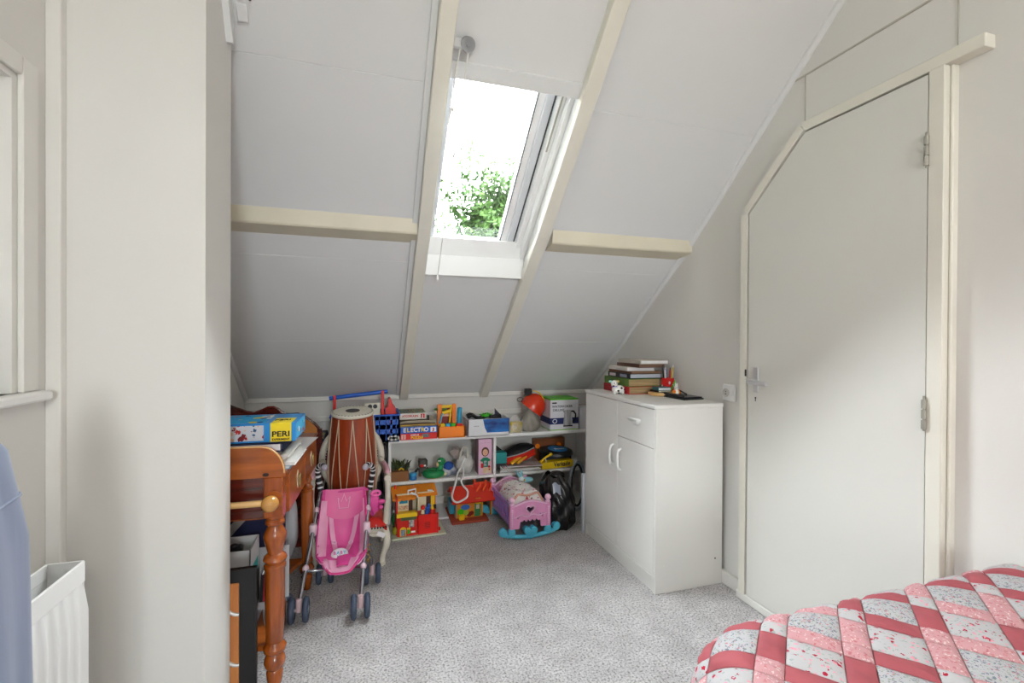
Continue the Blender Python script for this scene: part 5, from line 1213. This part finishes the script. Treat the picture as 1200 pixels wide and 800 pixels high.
part('head_flap', MB().grid(lambda u, v: on_seat(.06+.88*u, .0+.20*v+.05*math.sin(PI*u)*v, .008+.006*math.sin(PI*u)), 14, 5, .004), C('flap_pink', '#e2659f', rough=.5), se, smooth=60, w=True)
cr_ = [(.40, .16), (.36, .07), (.44, .11), (.50, .04), (.56, .11), (.64, .07), (.60, .16)]
part('crown_print', MB().tube([on_seat(a, b, .019) for a, b in cr_], .0018, 5, closed=True), C('crown_pink', '#f6c3dc', rough=.5), se, smooth=60, w=True)
for (ua, ub) in ((.22, .36), (.80, .60)):
    hs = part('harness_strap', MB().grid(lambda u, v: on_seat(ua+(ub-ua)*v-.05+.10*u, .22+.42*v, .010), 3, 12, .003), M_seat2, se, smooth=60, w=True)
    part('strap_slider', MB().tube([on_seat(ua+(ub-ua)*.62+.045*math.cos(a), .22+.42*.62+.022*math.sin(a), .014) for a in [2*PI*k/16 for k in range(16)]], .0035, 6, closed=True), M_pk2, se, smooth=60, w=True)
bc0 = Vector(on_seat(.46, .69, .014))
bk_ = part('buckle', MB().lathe([(0, .0), (.034, 0), (.037, .004), (.033, .009), (0, .011)], tuple(bc0), 26, Matrix.Rotation(.95, 3, 'X'), sy=.72), C('buckle_white', '#e7e3ea', rough=.35), se, smooth=50, w=True)
nb = Matrix.Rotation(.95, 3, 'X') @ Vector((0, 0, 1)); ub_ = Matrix.Rotation(.95, 3, 'X') @ Vector((0, 1, 0))
pw = WORG[pc_.name]
for i, (ch_, cl_) in enumerate(zip('BABY', ('#d65aa8', '#3fb2d8', '#d65aa8', '#3fb2d8'))):
    p = bc0+nb*.0105+ub_*.004+Vector((-.021+i*.014, 0, 0)); text(ch_, .019, C('letter_'+cl_, cl_, rough=.5), bk_, (p.x-pw[0], p.y-pw[1], p.z-pw[2]), rot=(.95, 0, 0), bold=.0006)
p = bc0+nb*.0105-ub_*.009; text('born', .010, C('letter_teal', '#1f6fa0', rough=.5), bk_, (p.x-pw[0], p.y-pw[1], p.z-pw[2]), rot=(.95, 0, 0), bold=.0003)
part('crotch_pad', MB().grid(lambda u, v: on_seat(.40+.34*u, .74+.13*v, .010+.004*math.sin(PI*u)), 8, 4, .006), C('hot_pink_pad', '#e0479a', rough=.5), se, smooth=60, w=True)
part('crotch_strap', MB().grid(lambda u, v: on_seat(.445+.04*u, .70+.07*v, .014), 2, 4, .003), M_seat2, se, smooth=60, w=True)
wpart('top_strap', MB().tube([TL, (-.16, 2.415, .425), (-.10, 2.405, .43), (-.03, 2.405, .432), TR_], .006, 8), M_seat)
hb_ = thing('pink_bag', 'small hot pink cloth bag with ring hooked on pushchair right side', 'bag', (.035, 2.405, .36))
part('bag', blob(0, 0, .0, .028, .024, .055, amp=.08, seed=8, flat=False), M_seat, hb_, smooth=70)
part('ring', MB().tube([(.012+.02*math.cos(a), -.012, .052+.012*math.sin(a)) for a in [2*PI*k/16 for k in range(16)]], .006, 8, closed=True), C('ring_pink', '#ee6ab2', rough=.4), hb_, smooth=60)
part('bow', MB().ball((.035, -.01, .008), (.022, .010, .012), 10, 7).ball((.034, -.014, -.018), (.012, .010, .012), 10, 7), M_seat, hb_, smooth=60)
tg = thing('paper_tag', 'small white paper tag hanging behind pushchair right tube', 'tag', (.055, 2.42, .205), 0, rot=(0, .5, 0))
part('tag', MB().box(0, .04, 0, .001, -.012, .012), M_pap, tg); part('string', MB().tube([(0, 0, 0), (-.03, -.02, .04)], .001, 5), M_pap, tg)
fb = part('flower_chain', MB().tube([(.012+.010*math.cos(k*2.2), 2.25+.006*math.sin(k*1.7), .225-.010*k) for k in range(9)], .004, 6), C('flower_print', '#c9a04a', rough=.5, col2='#3a2a3a', scale=60), pc_, smooth=60, w=True)
# ================================================================ WASHSTAND DESK AND WHAT IS ON AND UNDER IT
dk = thing('washstand', 'turned-leg orange pine washstand with arched end and towel rail', 'washstand', (-.258, 1.70, 0), -.047)
DL, DW = .70, .44
ar = [(-DW, .712), (0, .712), (0, .722)] + [(-.075+.075*math.cos(a), .725+.088*math.sin(a)) for a in [PI/2*k/10 for k in range(0, 11)]] + [(-DW, .815)]
part('end_gable', MB().prism(ar, 'y', .0, .020), W_or, dk)
part('gable_edge', MB().tube([(x, .002, z+.0005) for x, z in ar[3:]], .0028, 6), W_pale, dk, smooth=60)
part('knot', MB().lathe([(0, 0), (.010, 0), (.010, .001), (0, .001)], (-.055, -.0002, .722), 12, Matrix.Rotation(PI/2, 3, 'X'), sy=.6), C('dark_knot', '#2c1208', rough=.5), dk)
part('end_panel', MB().box(-DW, -.060, .024, .036, .575, .712), W_mah, dk)
part('end_rail', MB().box(-DW, -.058, .016, .034, .575, .600, .002), W_mah, dk)
for py in (.0, DL-.058): part('post', MB().box(-.062, -.004, py, py+.058, .578, .712, .003), W_orz, dk)
leg_prof = [(.028, .58), (.029, .572), (.024, .568), (.030, .560), (.030, .552), (.022, .546), (.025, .538), (.034, .522), (.036, .508), (.030, .482), (.023, .458), (.024, .452), (.034, .444), (.037, .434), (.032, .424), (.028, .420), (.034, .414), (.034, .404), (.031, .398), (.031, .33), (.0295, .25), (.028, .165), (.024, .158), (.028, .152), (.036, .140), (.034, .128), (.024, .118), (.030, .108), (.034, .092), (.030, .076), (.022, .066), (.026, .058), (.024, .03), (.017, .0)]
part('leg', MB().lathe(leg_prof[::-1], (-.033, .03, 0), 22), W_orz, dk, smooth=35)
lp2 = [(.016, 0), (.020, .03), (.024, .06), (.018, .068), (.028, .08), (.033, .098), (.026, .112), (.019, .12), (.026, .128), (.026, .14), (.022, .15), (.024, .20), (.027, .35), (.027, .455), (.022, .462), (.028, .472), (.020, .482), (.016, .492), (.021, .508), (.016, .528), (.007, .545), (.003, .58)]
part('leg', MB().lathe(lp2, (-.036, .672, 0), 22), W_orz, dk, smooth=35)
for py in (.03, .672): part('leg', MB().lathe(leg_prof[::-1], (-DW+.035, py, 0), 18), W_orz, dk, smooth=35)
part('towel_rail', MB().cyl((-DW, -.022, .636), (-.04, -.022, .636), .0105, 12), W_pale, dk, smooth=50)
part('rail_knob', MB().ball((-.036, -.026, .634), .027, 18, 12).cyl((-.036, -.02, .634), (-.036, .0, .634), .018, 14), wood('knob_wood', '#a8702e', '#c8944a', axis='x', rough=.2, coat=.8), dk, smooth=50)
part('knob_collar', MB().lathe([(.030, 0), (.030, .006), (.02, .006)], (-.030, .0, .640), 18, Matrix.Rotation(PI/2, 3, 'X')), W_orz, dk, smooth=40)
# drawer case, front faces the room (+x)
part('case', MB().box(-DW, -.012, .036, DL, .690, .706).box(-DW, -.012, DL-.016, DL, .56, .70).box(-DW, -DW+.014, .03, DL, .56, .70).box(-DW, -.012, .05, DL, .56, .572), W_ory, dk)
part('table_top', MB().box(-DW-.005, .004, .02, DL+.015, .706, .722, .004), W_ory, dk)
for i in range(2):
    a = .075+i*.31; b = a+.30
    dw = part('drawer', MB().box(-.02, .002, a, b, .570, .702, .002).box(-.30, -.02, a+.01, a+.02, .58, .68).box(-.30, -.02, b-.02, b-.01, .58, .68), W_ory, dk)
    pl_ = part('handle', MB().lathe([(0, 0), (.013, 0), (.013, .002), (0, .002)], (.002, (a+b)/2, .640), 20, Matrix.Rotation(PI/2, 3, 'Y'), sx=2.6), C('ivory_escutcheon', '#cfbfa0', rough=.3, metal=.3), dw, smooth=40)
    part('ring', MB().tube([(.010, (a+b)/2+.008*math.cos(q), .636+.024*math.sin(q)) for q in [2*PI*k/20 for k in range(20)]], .0028, 6, closed=True), C('brass', '#a08a5a', rough=.3, metal=.9), pl_, smooth=60)
    part('cabinet_dark', MB().box(.0005, .003, (a+b)/2-.004, (a+b)/2+.004, .628, .644), M_ink, pl_)
sp = [(-DW+.02, .03), (-.05, .03)] + [(-.05-.085*math.sin(PI*t_)**1.2, .03+.642*t_) for t_ in [k/14 for k in range(1, 14)]] + [(-.05, .672), (-DW+.02, .672)]
part('low_shelf', MB().prism(sp, 'z', .128, .146), W_or, dk)

ZT = .722
PG = 'papers and books on the washstand'
t = thing('navy_folder', 'thick navy folder lying under the blue construction game', 'folder', (-.70, 1.782, ZT+.060), -.047, PG)
part('cover', MB().box(0, .43, 0, .28, 0, .004).box(0, .43, 0, .28, .026, .030).box(.426, .43, 0, .28, 0, .03), M_navy, t); part('pages', MB().box(.002, .42, .003, .277, .004, .026), M_pap, t)
hs = [.012, .010, .016, .010, .012]; zz = ZT
nm_ = ['lowest', 'second', 'middle', 'fourth', 'uppermost']
cols = ['#8fb4d0', '#e4e1dc', '#e0dcd6', '#d6d2c8', '#dcdcde']
for k in range(5):
    book('exercise_book', 'thin book under navy folder, %s of the five' % nm_[k], 'book', -.70+.006*(k % 2), 1.778+.002*k, zz, .452-.010*k+.02*(k % 2), .24, hs[k], C('exbook_%d' % k, cols[k], rough=.6), M_pap, -.047, PG, spine='x'); zz += hs[k]
# loose sheets and envelopes to the right
rnd = random.Random(5)
specs = [('large white sheet spread on far half of washstand', -.47, 1.99, .225, .33, M_pap), ('cream envelope fanned out beside the book pile', -.395, 1.93, .12, .20, M_pap2), ('white letter fanned out above the cream envelope', -.385, 1.96, .12, .20, M_pap), ('blue and white leaflet at right edge of washstand', -.36, 1.86, .10, .16, C('leaflet', '#dfe3ea', rough=.5, col2='#7fa0c4', scale=22)), ('brown envelope at far end of washstand', -.42, 2.215, .17, .14, M_card)]
for k, (lb, x, y, a, b, m) in enumerate(specs):
    t = thing('paper_sheet' if 'env' not in lb else 'envelope', lb, 'paper', (x, y, ZT+.001+k*.007), -.12+.12*k, PG)
    part('sheet', MB().grid(lambda u, v: (a*u, b*v, .0005+.012*max(0, .3-v)*(k in (1, 2)) + .002*math.sin(u*4+k)), 6, 6, .0015), m, t, smooth=60)
    if k in (1, 2): part('insert', MB().box(.01, a-.01, .01, b-.01, .004, .006), M_pap, t)
t = thing('cardboard_flap', 'upright curved piece of brown cardboard behind the blue game', 'cardboard', (-.34, 2.30, ZT+.016), 0)
part('card', MB().grid(lambda u, v: (.125*u, .02*math.sin(u*PI), .0+.075*v*(1-.75*u**3)), 10, 4, .004), C('tan_card', '#a86a32', rough=.8), t, smooth=60)
t = thing('red_lid', 'small round dark red lid on near corner of washstand', 'lid', (-.268, 1.885, ZT+.001)); part('lid', MB().lathe([(0, .0), (.022, 0), (.024, .004), (.024, .012), (.02, .016), (0, .017)], (0, 0, 0), 20), C('dark_red_lid', '#a80f18', rough=.3), t, smooth=40)
# blue construction game box
gx = thing('construction_game', 'long blue game box with yellow label on the navy folder', 'game box', (-.672, 1.795, ZT+.0905), -.04)
gw, gd_, gh = .437, .21, .064
part('box', MB().box(0, gw, 0, gd_, 0, gh, .001), C('game_cyan', '#1b86cf', rough=.4), gx)
part('yellow_label', MB().box(gw-.078, gw-.012, -.0008, gd_*.5, .001, gh+.0008), C('label_yellow', '#edd313', rough=.4), gx)
text('PERI', .026, M_ink, gx, (gw-.045, -.0014, .026), width=.055, bold=.0006); text('EXPERIMENT', .010, M_ink, gx, (gw-.045, -.0014, .008), width=.055, bold=.0003)
text('PERI', .03, M_ink, gx, (gw-.05, .06, gh+.0014), rot=(0, 0, 0), width=.05, bold=.0004)
M_figs = floral('figure_print', '#c9ced6', [(.5, '#b0302e', .45), (.6, '#7a2a30', .35), (.8, '#3a5a80', .25), (.7, '#d8b49a', .3)], 70)
part('picture', MB().box(.225, .338, -.0008, 0, .006, .058), M_figs, gx); part('picture', MB().box(.10, .215, -.0008, 0, .006, .058), M_figs, gx)
part('top_print', MB().box(.02, gw-.10, .02, gd_-.02, gh, gh+.0008), floral('top_print', '#3aa3d8', [(.25, '#e9e6d8', .55), (.5, '#e0c83a', .3), (.6, '#c0402e', .25), (.7, '#274a8a', .3)], 40), gx)
part('end_print', MB().box(gw, gw+.0008, .02, gd_-.02, .006, .058), floral('end_print', '#4fb4e0', [(.4, '#e6e9ea', .45), (.8, '#c9463a', .2), (.8, '#3f7a3a', .2)], 60), gx)

# under the washstand
nb_ = thing('storage_bag', 'navy storage bag with pale straps under the washstand', 'bag', (-.50, 2.06, .147))
part('bag', MB().box(-.17, .165, 0, .22, 0, .39, .03), M_navy, nb_, smooth=40)
M_strap = C('pale_strap', '#a9a9a6', rough=.8)
part('strap', MB().box(-.17, .166, -.004, .0, .345, .385, .001), M_strap, nb_)
part('strap', MB().prism([(-.085, .20), (-.045, .20), (.12, .388), (.08, .388)], 'y', -.006, 0), M_strap, nb_)
tb_ = thing('toy_carton', 'white carton of small toys in front of the navy bag', 'carton', (-.62, 1.86, .147))
part('box', MB().box(0, .23, 0, .004, 0, .270).box(0, .23, .14, .144, 0, .270).box(0, .004, 0, .144, 0, .270).box(.226, .23, 0, .144, 0, .270).box(0, .23, 0, .144, 0, .15), C('carton_offwhite', '#cfd0d0', rough=.6), tb_)
part('teal_print', MB().box(.2301, .2306, .02, .12, .15, .20), C('teal_print', '#29a6a4', rough=.5), tb_)
for k, (lb, cl_) in enumerate((('dark green toy car lying in white carton', '#1f4a34'), ('red toy block lying in white carton', '#a01a2a'), ('black toy cable lying in white carton', '#17171a'))):
    t = thing('toy_piece', lb, 'toy', (-.58+k*.06, 1.90+.02*k, .298)); part('body', MB().box(-.022, .028, -.02, .02, 0, .11, .008), C('toypiece_%d' % k, cl_, rough=.4), t)
    part('knob', MB().ball((0, 0, .108), (.014, .014, .010), 10, 7), C('toyknob_%d' % k, ['#2b2b2b', '#c0392b', '#333338'][k], rough=.4), t, smooth=60)
bf_ = thing('black_framed_panel', 'black edged orange wood panel with two metal clips before washstand', 'panel', (-.70, 1.667, 0))
part('frame', MB().box(0, .366, .004, .028, 0, .435, .003), C('black_wood', '#121214', rough=.35), bf_)
part('wood_front', MB().box(.02, .318, -.001, .006, .004, .395, .002), wood('orange_ply', '#a8622c', '#c27c3c', axis='z', rough=.4), bf_)
for zz in (.30, .14): part('clip', MB().tube([(.285, -.002, zz+.014), (.305, -.003, zz), (.318, -.001, zz-.004)], .0055, 8), M_chrome, bf_, smooth=60)
wr = thing('document_tray', 'grey tray of upright books right of the black panel', 'tray', (-.375, 1.86, .0))
part('tray', MB().box(0, .062, 0, .13, .200, .206).box(0, .062, 0, .004, .206, .225).box(0, .062, .126, .13, .206, .225).box(0, .004, 0, .13, .147, .21).box(.058, .062, 0, .13, .147, .21), C('tray_grey', '#b2b4bb', rough=.4), wr)
for k, (cl_, nm) in enumerate((('#1b1d22', 'black'), ('#b8283a', 'red'), ('#d8d4d0', 'white'), ('#23262e', 'charcoal'))):
    t = thing('upright_book', '%s booklet standing in the grey tray' % nm, 'book', (-.364+k*.012, 1.866, .2065), 0, 'booklets in the grey tray', rot=(0, .05, 0)); part('cover', MB().box(0, .003, 0, .11, 0, .115).box(.008, .0105, 0, .11, 0, .115).box(0, .0105, -.001, .002, 0, .115), C('upbook_%s' % nm, cl_, rough=.5), t); part('pages', MB().box(.003, .008, .002, .108, .002, .113), M_pap, t)
gbx = thing('grey_carton', 'grey carton with small teal square standing behind the front leg', 'carton', (-.395, 2.0, 0))
part('box', MB().box(0, .085, 0, .10, 0, .124, .002), C('carton_grey', '#b9bbbb', rough=.6), gbx); part('teal_square', MB().box(.052, .078, -.0008, 0, .065, .092), C('teal_square', '#2f8f86', rough=.5), gbx); part('orange_side', MB().box(.0851, .0858, .01, .09, .01, .115), W_or, gbx)
ps = thing('white_sheet_board', 'stiff white sheet leaning behind the front washstand leg', 'sheet', (-.445, 2.03, .149), 0, rot=(-.06, 0, 0)); part('sheet', MB().box(0, .155, 0, .004, 0, .20), C('sheet_white', '#c9cbd0', rough=.6), ps)
gpb = thing('grey_carrier_bag', 'limp pale grey carrier bag hanging under the washstand drawers', 'bag', (-.37, 2.33, .0))
part('bag', blob(.01, .03, .320, .062, .07, .172, nu=36, nv=22, amp=.05, seed=12), C('bag_grey', '#a9abb1', rough=.5, bump=.4, bscale=20), gpb, smooth=70)
t = thing('blue_grey_cloth', 'crumpled blue grey cloth on the carpet under the washstand', 'cloth', (-.40, 2.26, 0)); part('cloth', blob(0, 0, .026, .085, .05, .028, amp=.16, seed=21), C('cloth_bluegrey', '#6f7c92', rough=.8), t, smooth=70)

# mahogany panel at the far left, dark shelf of albums behind the armchair
hb2 = thing('carved_headboard', 'dark mahogany board with wavy carved top behind the washstand', 'headboard', (-.71, 2.86, 0))
wv = [(0, 0), (.47, 0), (.47, .655), (.455, .66), (.43, .69), (.40, .712), (.372, .735), (.345, .745), (.31, .744), (.28, .747), (.262, .757), (.245, .775), (.222, .787), (.195, .786), (.165, .772), (.128, .758), (.09, .766), (.045, .786), (0, .806)]
part('panel', MB().prism(wv, 'y', 0, .03), W_mah, hb2); part('edge_moulding', MB().tube([(x, -.002, z) for x, z in wv[3:]], .008, 8), W_mah, hb2, smooth=60)
ms = thing('media_rack', 'low black rack of albums and games behind the armchair', 'rack', (-.225, 3.02, 0))
mx0, mx1, my0, my1 = -.222, .118, 3.03, 3.29
part('side', MB().box(mx0, mx0+.014, my0, my1, 0, .50), M_black, ms, w=True); part('side', MB().box(mx1-.014, mx1, my0, my1, 0, .50), M_black, ms, w=True)
for z in (.02, .19, .35, .518): part('shelf_board', MB().box(mx0, mx1, my0, my1, z, z+.015), M_black, ms, w=True)
for r_, z in enumerate((.035, .205, .365)):
    for k in range(4):
        cl_ = [['#23252b', '#d6d1c8', '#7d1f28', '#cfc8b8'], ['#1c1d22', '#3a3d44', '#8c1c2a', '#2a2c30'], ['#d9d6cf', '#23252c', '#c8c4ba', '#191b20']][r_][k]
        book('record_album', 'flat album on %s shelf of black rack, %s' % (['bottom', 'middle', 'top'][r_], ['lowest', 'second from below', 'third from below', 'uppermost'][k]), 'album', mx0+.03, my0+.004*k, z+k*.028, .26, .22, .026, C('alb_%s' % cl_, cl_, rough=.6), M_pap, 0, 'albums in the black rack')
t = box_thing('navy_game_box', 'flat navy box on stacked albums behind the drum', 'box', -.40, -.235, 2.955, 3.25, .50, .575, C('navy_box', '#16243f', rough=.5))
st2 = thing('album_pile', 'tall pile of black and white albums left of the armchair', 'albums', (-.42, 2.95, 0))
for k in range(14):
    part('album', MB().box(.0+.004*(k % 3), .185-.005*(k % 2), .0+.006*(k % 2), .28, k*.0357, k*.0357+.0345, .002), C('pile_%d' % (k % 5), ['#1d1f24', '#c9c5bb', '#23262c', '#d8d4ca', '#5a1a22'][k % 5], rough=.6), st2)
t = thing('picture_card', 'yellowish picture card lying on navy box behind drum', 'card', (-.38, 2.97, .5755)); part('card', MB().box(0, .14, 0, .14, 0, .012), C('picture_yellow', '#b09a4a', rough=.5, col2='#4a4f5a', scale=25), t)

# ================================================================ BED WITH PATCHWORK QUILT
BX0, BX1, BY1, BZ = .530, 1.632, .840, .605
bd = thing('bed', 'low single bed under the patchwork quilt', 'bed', (1.1, 0, 0))
part('base', MB().box(BX0+.12, BX1-.02, -1.15, BY1-.12, .06, .26, .01), M_white, bd, w=True)
part('mattress', MB().box(BX0+.14, BX1-.015, -1.18, BY1-.15, .26, BZ-.05, .03), M_pap, bd, w=True)
for x in (BX0+.16, BX1-.08):
    for y in (-1.1, BY1-.18): part('leg', MB().box(x-.025, x+.025, y-.025, y+.025, 0, .06), M_white, bd, w=True)
RAD, CR = .115, .14
qx0, qx1, qy1 = BX0+RAD, BX1+.5, BY1-RAD
def qsurf(x, y, h=0.0):
    ix = max(qx0+CR, min(x, qx1-CR)); iy = min(y, qy1-CR)
    vx, vy = x-ix, y-iy; dd = math.hypot(vx, vy)
    z0 = BZ+.010*math.sin(x*4.1+1)*math.sin(y*3.3)-.006*max(0, (x-1.0))
    if dd <= CR or dd < 1e-9: return Vector((x, y, z0+h))
    nx, ny = vx/dd, vy/dd; e = dd-CR
    if e < RAD*PI/2: fx = RAD*math.sin(e/RAD); fz = RAD*(1-math.cos(e/RAD)); nr, nz_ = math.sin(e/RAD), math.cos(e/RAD)
    else: fx = RAD+.28*(e-RAD*PI/2); fz = RAD+(e-RAD*PI/2); nr, nz_ = 1, .1
    return Vector((ix+nx*(CR+fx+h*nr), iy+ny*(CR+fx+h*nr), z0-fz+h*nz_))
ql = thing('patchwork_quilt', 'red and white floral patchwork quilt spread over the bed', 'quilt', (1.1, 0, BZ))
def base(u, v):
    x = BX0-.20+(BX1-.012-BX0+.20)*u; y = -1.15+(BY1+.20+1.15)*v
    p = qsurf(x, y, -.008); return (min(p.x, BX1), p.y, max(p.z, .20))
part('backing', MB().grid(base, 50, 80), C('quilt_backing', '#d9a0a0', rough=.9), ql, smooth=70, w=True)
F_white = floral('quilt_white_flowers', '#a9a8aa', [(1.0, '#6c7880', .5), (1.3, '#8f9c88', .4), (1.1, '#b0767c', .25), (1.6, '#7d7480', .4)], 150, rough=.85)
F_red = floral('quilt_red_flowers', '#adabac', [(.7, '#a01c34', .24), (1.2, '#8f9a94', .35), (1.0, '#d88a96', .22)], 130, rough=.85)
F_pk = floral('quilt_pink_print', '#b98a8d', [(1.0, '#ad6a70', .4), (1.3, '#cdb4b4', .45), (1.0, '#b57a7e', .4)], 130, rough=.85)
F_dark = pm('quilt_coral_cotton', '#a04c53', rough=.8, col2='#8f4148', scale=18, bump=.35, bscale=26)
e1 = Vector((.66, -.75)).normalized(); e2 = Vector((-.75, -.66)).normalized()
O_ = Vector((1.075, .787)); SQ, SA = .090, .047; PT = SQ+SA
cells = []
for i in range(-14, 16):
    for j in range(-14, 16):
        for (a0, a1, b0, b1, ty) in ((0, SQ, 0, SQ, 'sq'), (SQ, PT, 0, SQ, 'sa'), (0, SQ, SQ, PT, 'sb'), (SQ, PT, SQ, PT, 'co')):
            c0 = O_+e1*(i*PT+(a0+a1)/2)+e2*(j*PT+(b0+b1)/2)
            if c0.x < BX0-.17 or c0.x > BX1-.05 or c0.y > BY1+.16 or c0.y < .30: continue
            cells.append((c0.length, i, j, a0, a1, b0, b1, ty))
cells.sort(); cells = cells[:300]
for (_, i, j, a0, a1, b0, b1, ty) in cells:
    g_ = .0007; m_ = (i+2*j) % 2
    if ty == 'sq': m = F_white if (i+j) % 2 == 0 else F_red
    elif ty == 'co': m = F_red if (i+j) % 2 else F_pk
    else: m = F_dark if ((j + (1 if ty == 'sa' else 0)) % 2 == 0) == ((i % 2) == 0) else F_pk
    if ty == 'sb': m = F_dark if (i % 2 == 0) or (i+3*j) % 5 == 0 else F_pk
    if ty == 'sa': m = F_dark if (j % 2 == 0) or (2*i+j) % 5 == 0 else F_pk
    def pf(u, v):
        a = a0+g_+(a1-a0-2*g_)*u; b = b0+g_+(b1-b0-2*g_)*v
        q_ = O_+e1*(i*PT+a)+e2*(j*PT+b)
        e_ = (min(1, 4*min(u, 1-u))*min(1, 4*min(v, 1-v)))**.5
        wr_ = .0012*math.sin(q_.x*170+q_.y*60)*e_*(ty != 'sq')
        p = qsurf(q_.x, q_.y, -.003+.0065*e_+wr_); return (min(p.x, BX1), p.y, max(p.z, .21))
    part('patch', MB().grid(pf, 7, 7), m, ql, smooth=80, w=True)

# ================================================================ DRAPED CLOTH AT THE LEFT EDGE
ch_ = thing('towel_stand', 'plain wooden towel stand hidden below the grey blue satin cloth', 'stand', (-.508, .76, 0))
for y in (-.10, .07):
    part('post', MB().box(-.010, .010, y-.010, y+.010, .02, 1.0), W_pale, ch_); part('foot', MB().box(-.05, .05, y-.014, y+.014, 0, .022, .003), W_pale, ch_)
part('bar', MB().cyl((0, -.10, .99), (0, .07, .99), .012, 10), W_pale, ch_)
M_sat = C('grey_blue_satin', '#8f9bb0', rough=.35, col2='#7c88a0', scale=4, stretch=(6, 6, 1))
cl0 = thing('satin_cloth', 'grey blue satin cloth hanging in folds at left edge', 'cloth', (-.508, .75, 0))
def cloth(u, v):
    a = 2*PI*u; t_ = v
    z = .03+1.06*t_
    r = 1.0-.20*t_-.28*max(0, t_-.80)/.2-.42*max(0, t_-.93)/.07
    fold = 1+.05*math.sin(a*8+.4)*(1-t_)**.5+.03*math.sin(a*5+t_*3)
    return (.066*r*math.cos(a)*fold, .17*r*math.sin(a)*fold, z)
part('cloth', MB().grid(cloth, 72, 40), M_sat, cl0, smooth=70)
part('hem_seam', MB().tube([(p[0]*1.02, p[1]*1.01, p[2]) for p in [cloth(k/48, .86) for k in range(48)]], .0022, 6, closed=True), M_sat, cl0, smooth=60)

# ================================================================ OUTSIDE
struct(MB().box(-40, 40, -40, 40, -3.2, -3.0).build('ground', C('lawn_outside', '#5d6a48', rough=.9, col2='#7a7f60', scale=.6)))
nbr = thing('added_blocker_house', 'added unseen pale house blocking light at the side window', 'house', (-6.0, 1.0, -3.0))  # unseen house added to block and bounce light outside the side window
part('wall', MB().box(-4, 0, -6, 6, 0, 4.5), C('pale_render_outside', '#c9c4b8', rough=.9), nbr); part('roof', MB().prism([(-4.3, 4.5), (.3, 4.5), (-2, 6.9)], 'y', -6.2, 6.2), C('roof_tiles', '#4a3f3a', rough=.8), nbr)
tr = thing('tree', 'leafy green tree seen outside through the skylight', 'tree', (4.55, 15.0, -3.0))
part('trunk', MB().lathe([(.30, 0), (.24, 2.0), (.18, 5.0), (.10, 7.0)], (0, 0, 0), 12), C('bark', '#4a4038', rough=.9), tr, smooth=60)
mb = MB(); rnd = random.Random(9); vs_ = []
for k in range(20000):
    a = rnd.uniform(0, 2*PI); b = math.acos(rnd.uniform(-1, 1)); rr = (rnd.random()**.5)
    px, py, pz = math.sin(b)*math.cos(a)*rr, math.sin(b)*math.sin(a)*rr, math.cos(b)*rr
    lump = .80+.22*math.sin(px*5+1.2)*math.sin(pz*6+.4)+.16*math.sin(px*11+pz*9)
    p = Vector((px*2.9*lump, py*2.4*lump, 7.75+pz*2.7*lump))
    if rnd.random() < .08: p *= 1.0
    d0 = Vector((rnd.gauss(0, 1), rnd.gauss(0, 1), rnd.gauss(0, 1))).normalized(); s0 = d0.orthogonal().normalized(); L_ = rnd.uniform(.06, .15)
    mb._add([p-d0*L_, p+s0*L_*.45, p+d0*L_, p-s0*L_*.45], [(0, 1, 2, 3)])
part('foliage', mb, C('tree_leaf', '#16260c', rough=.8, col2='#263a14', scale=1.2, spec=.1), tr, kind='stuff')
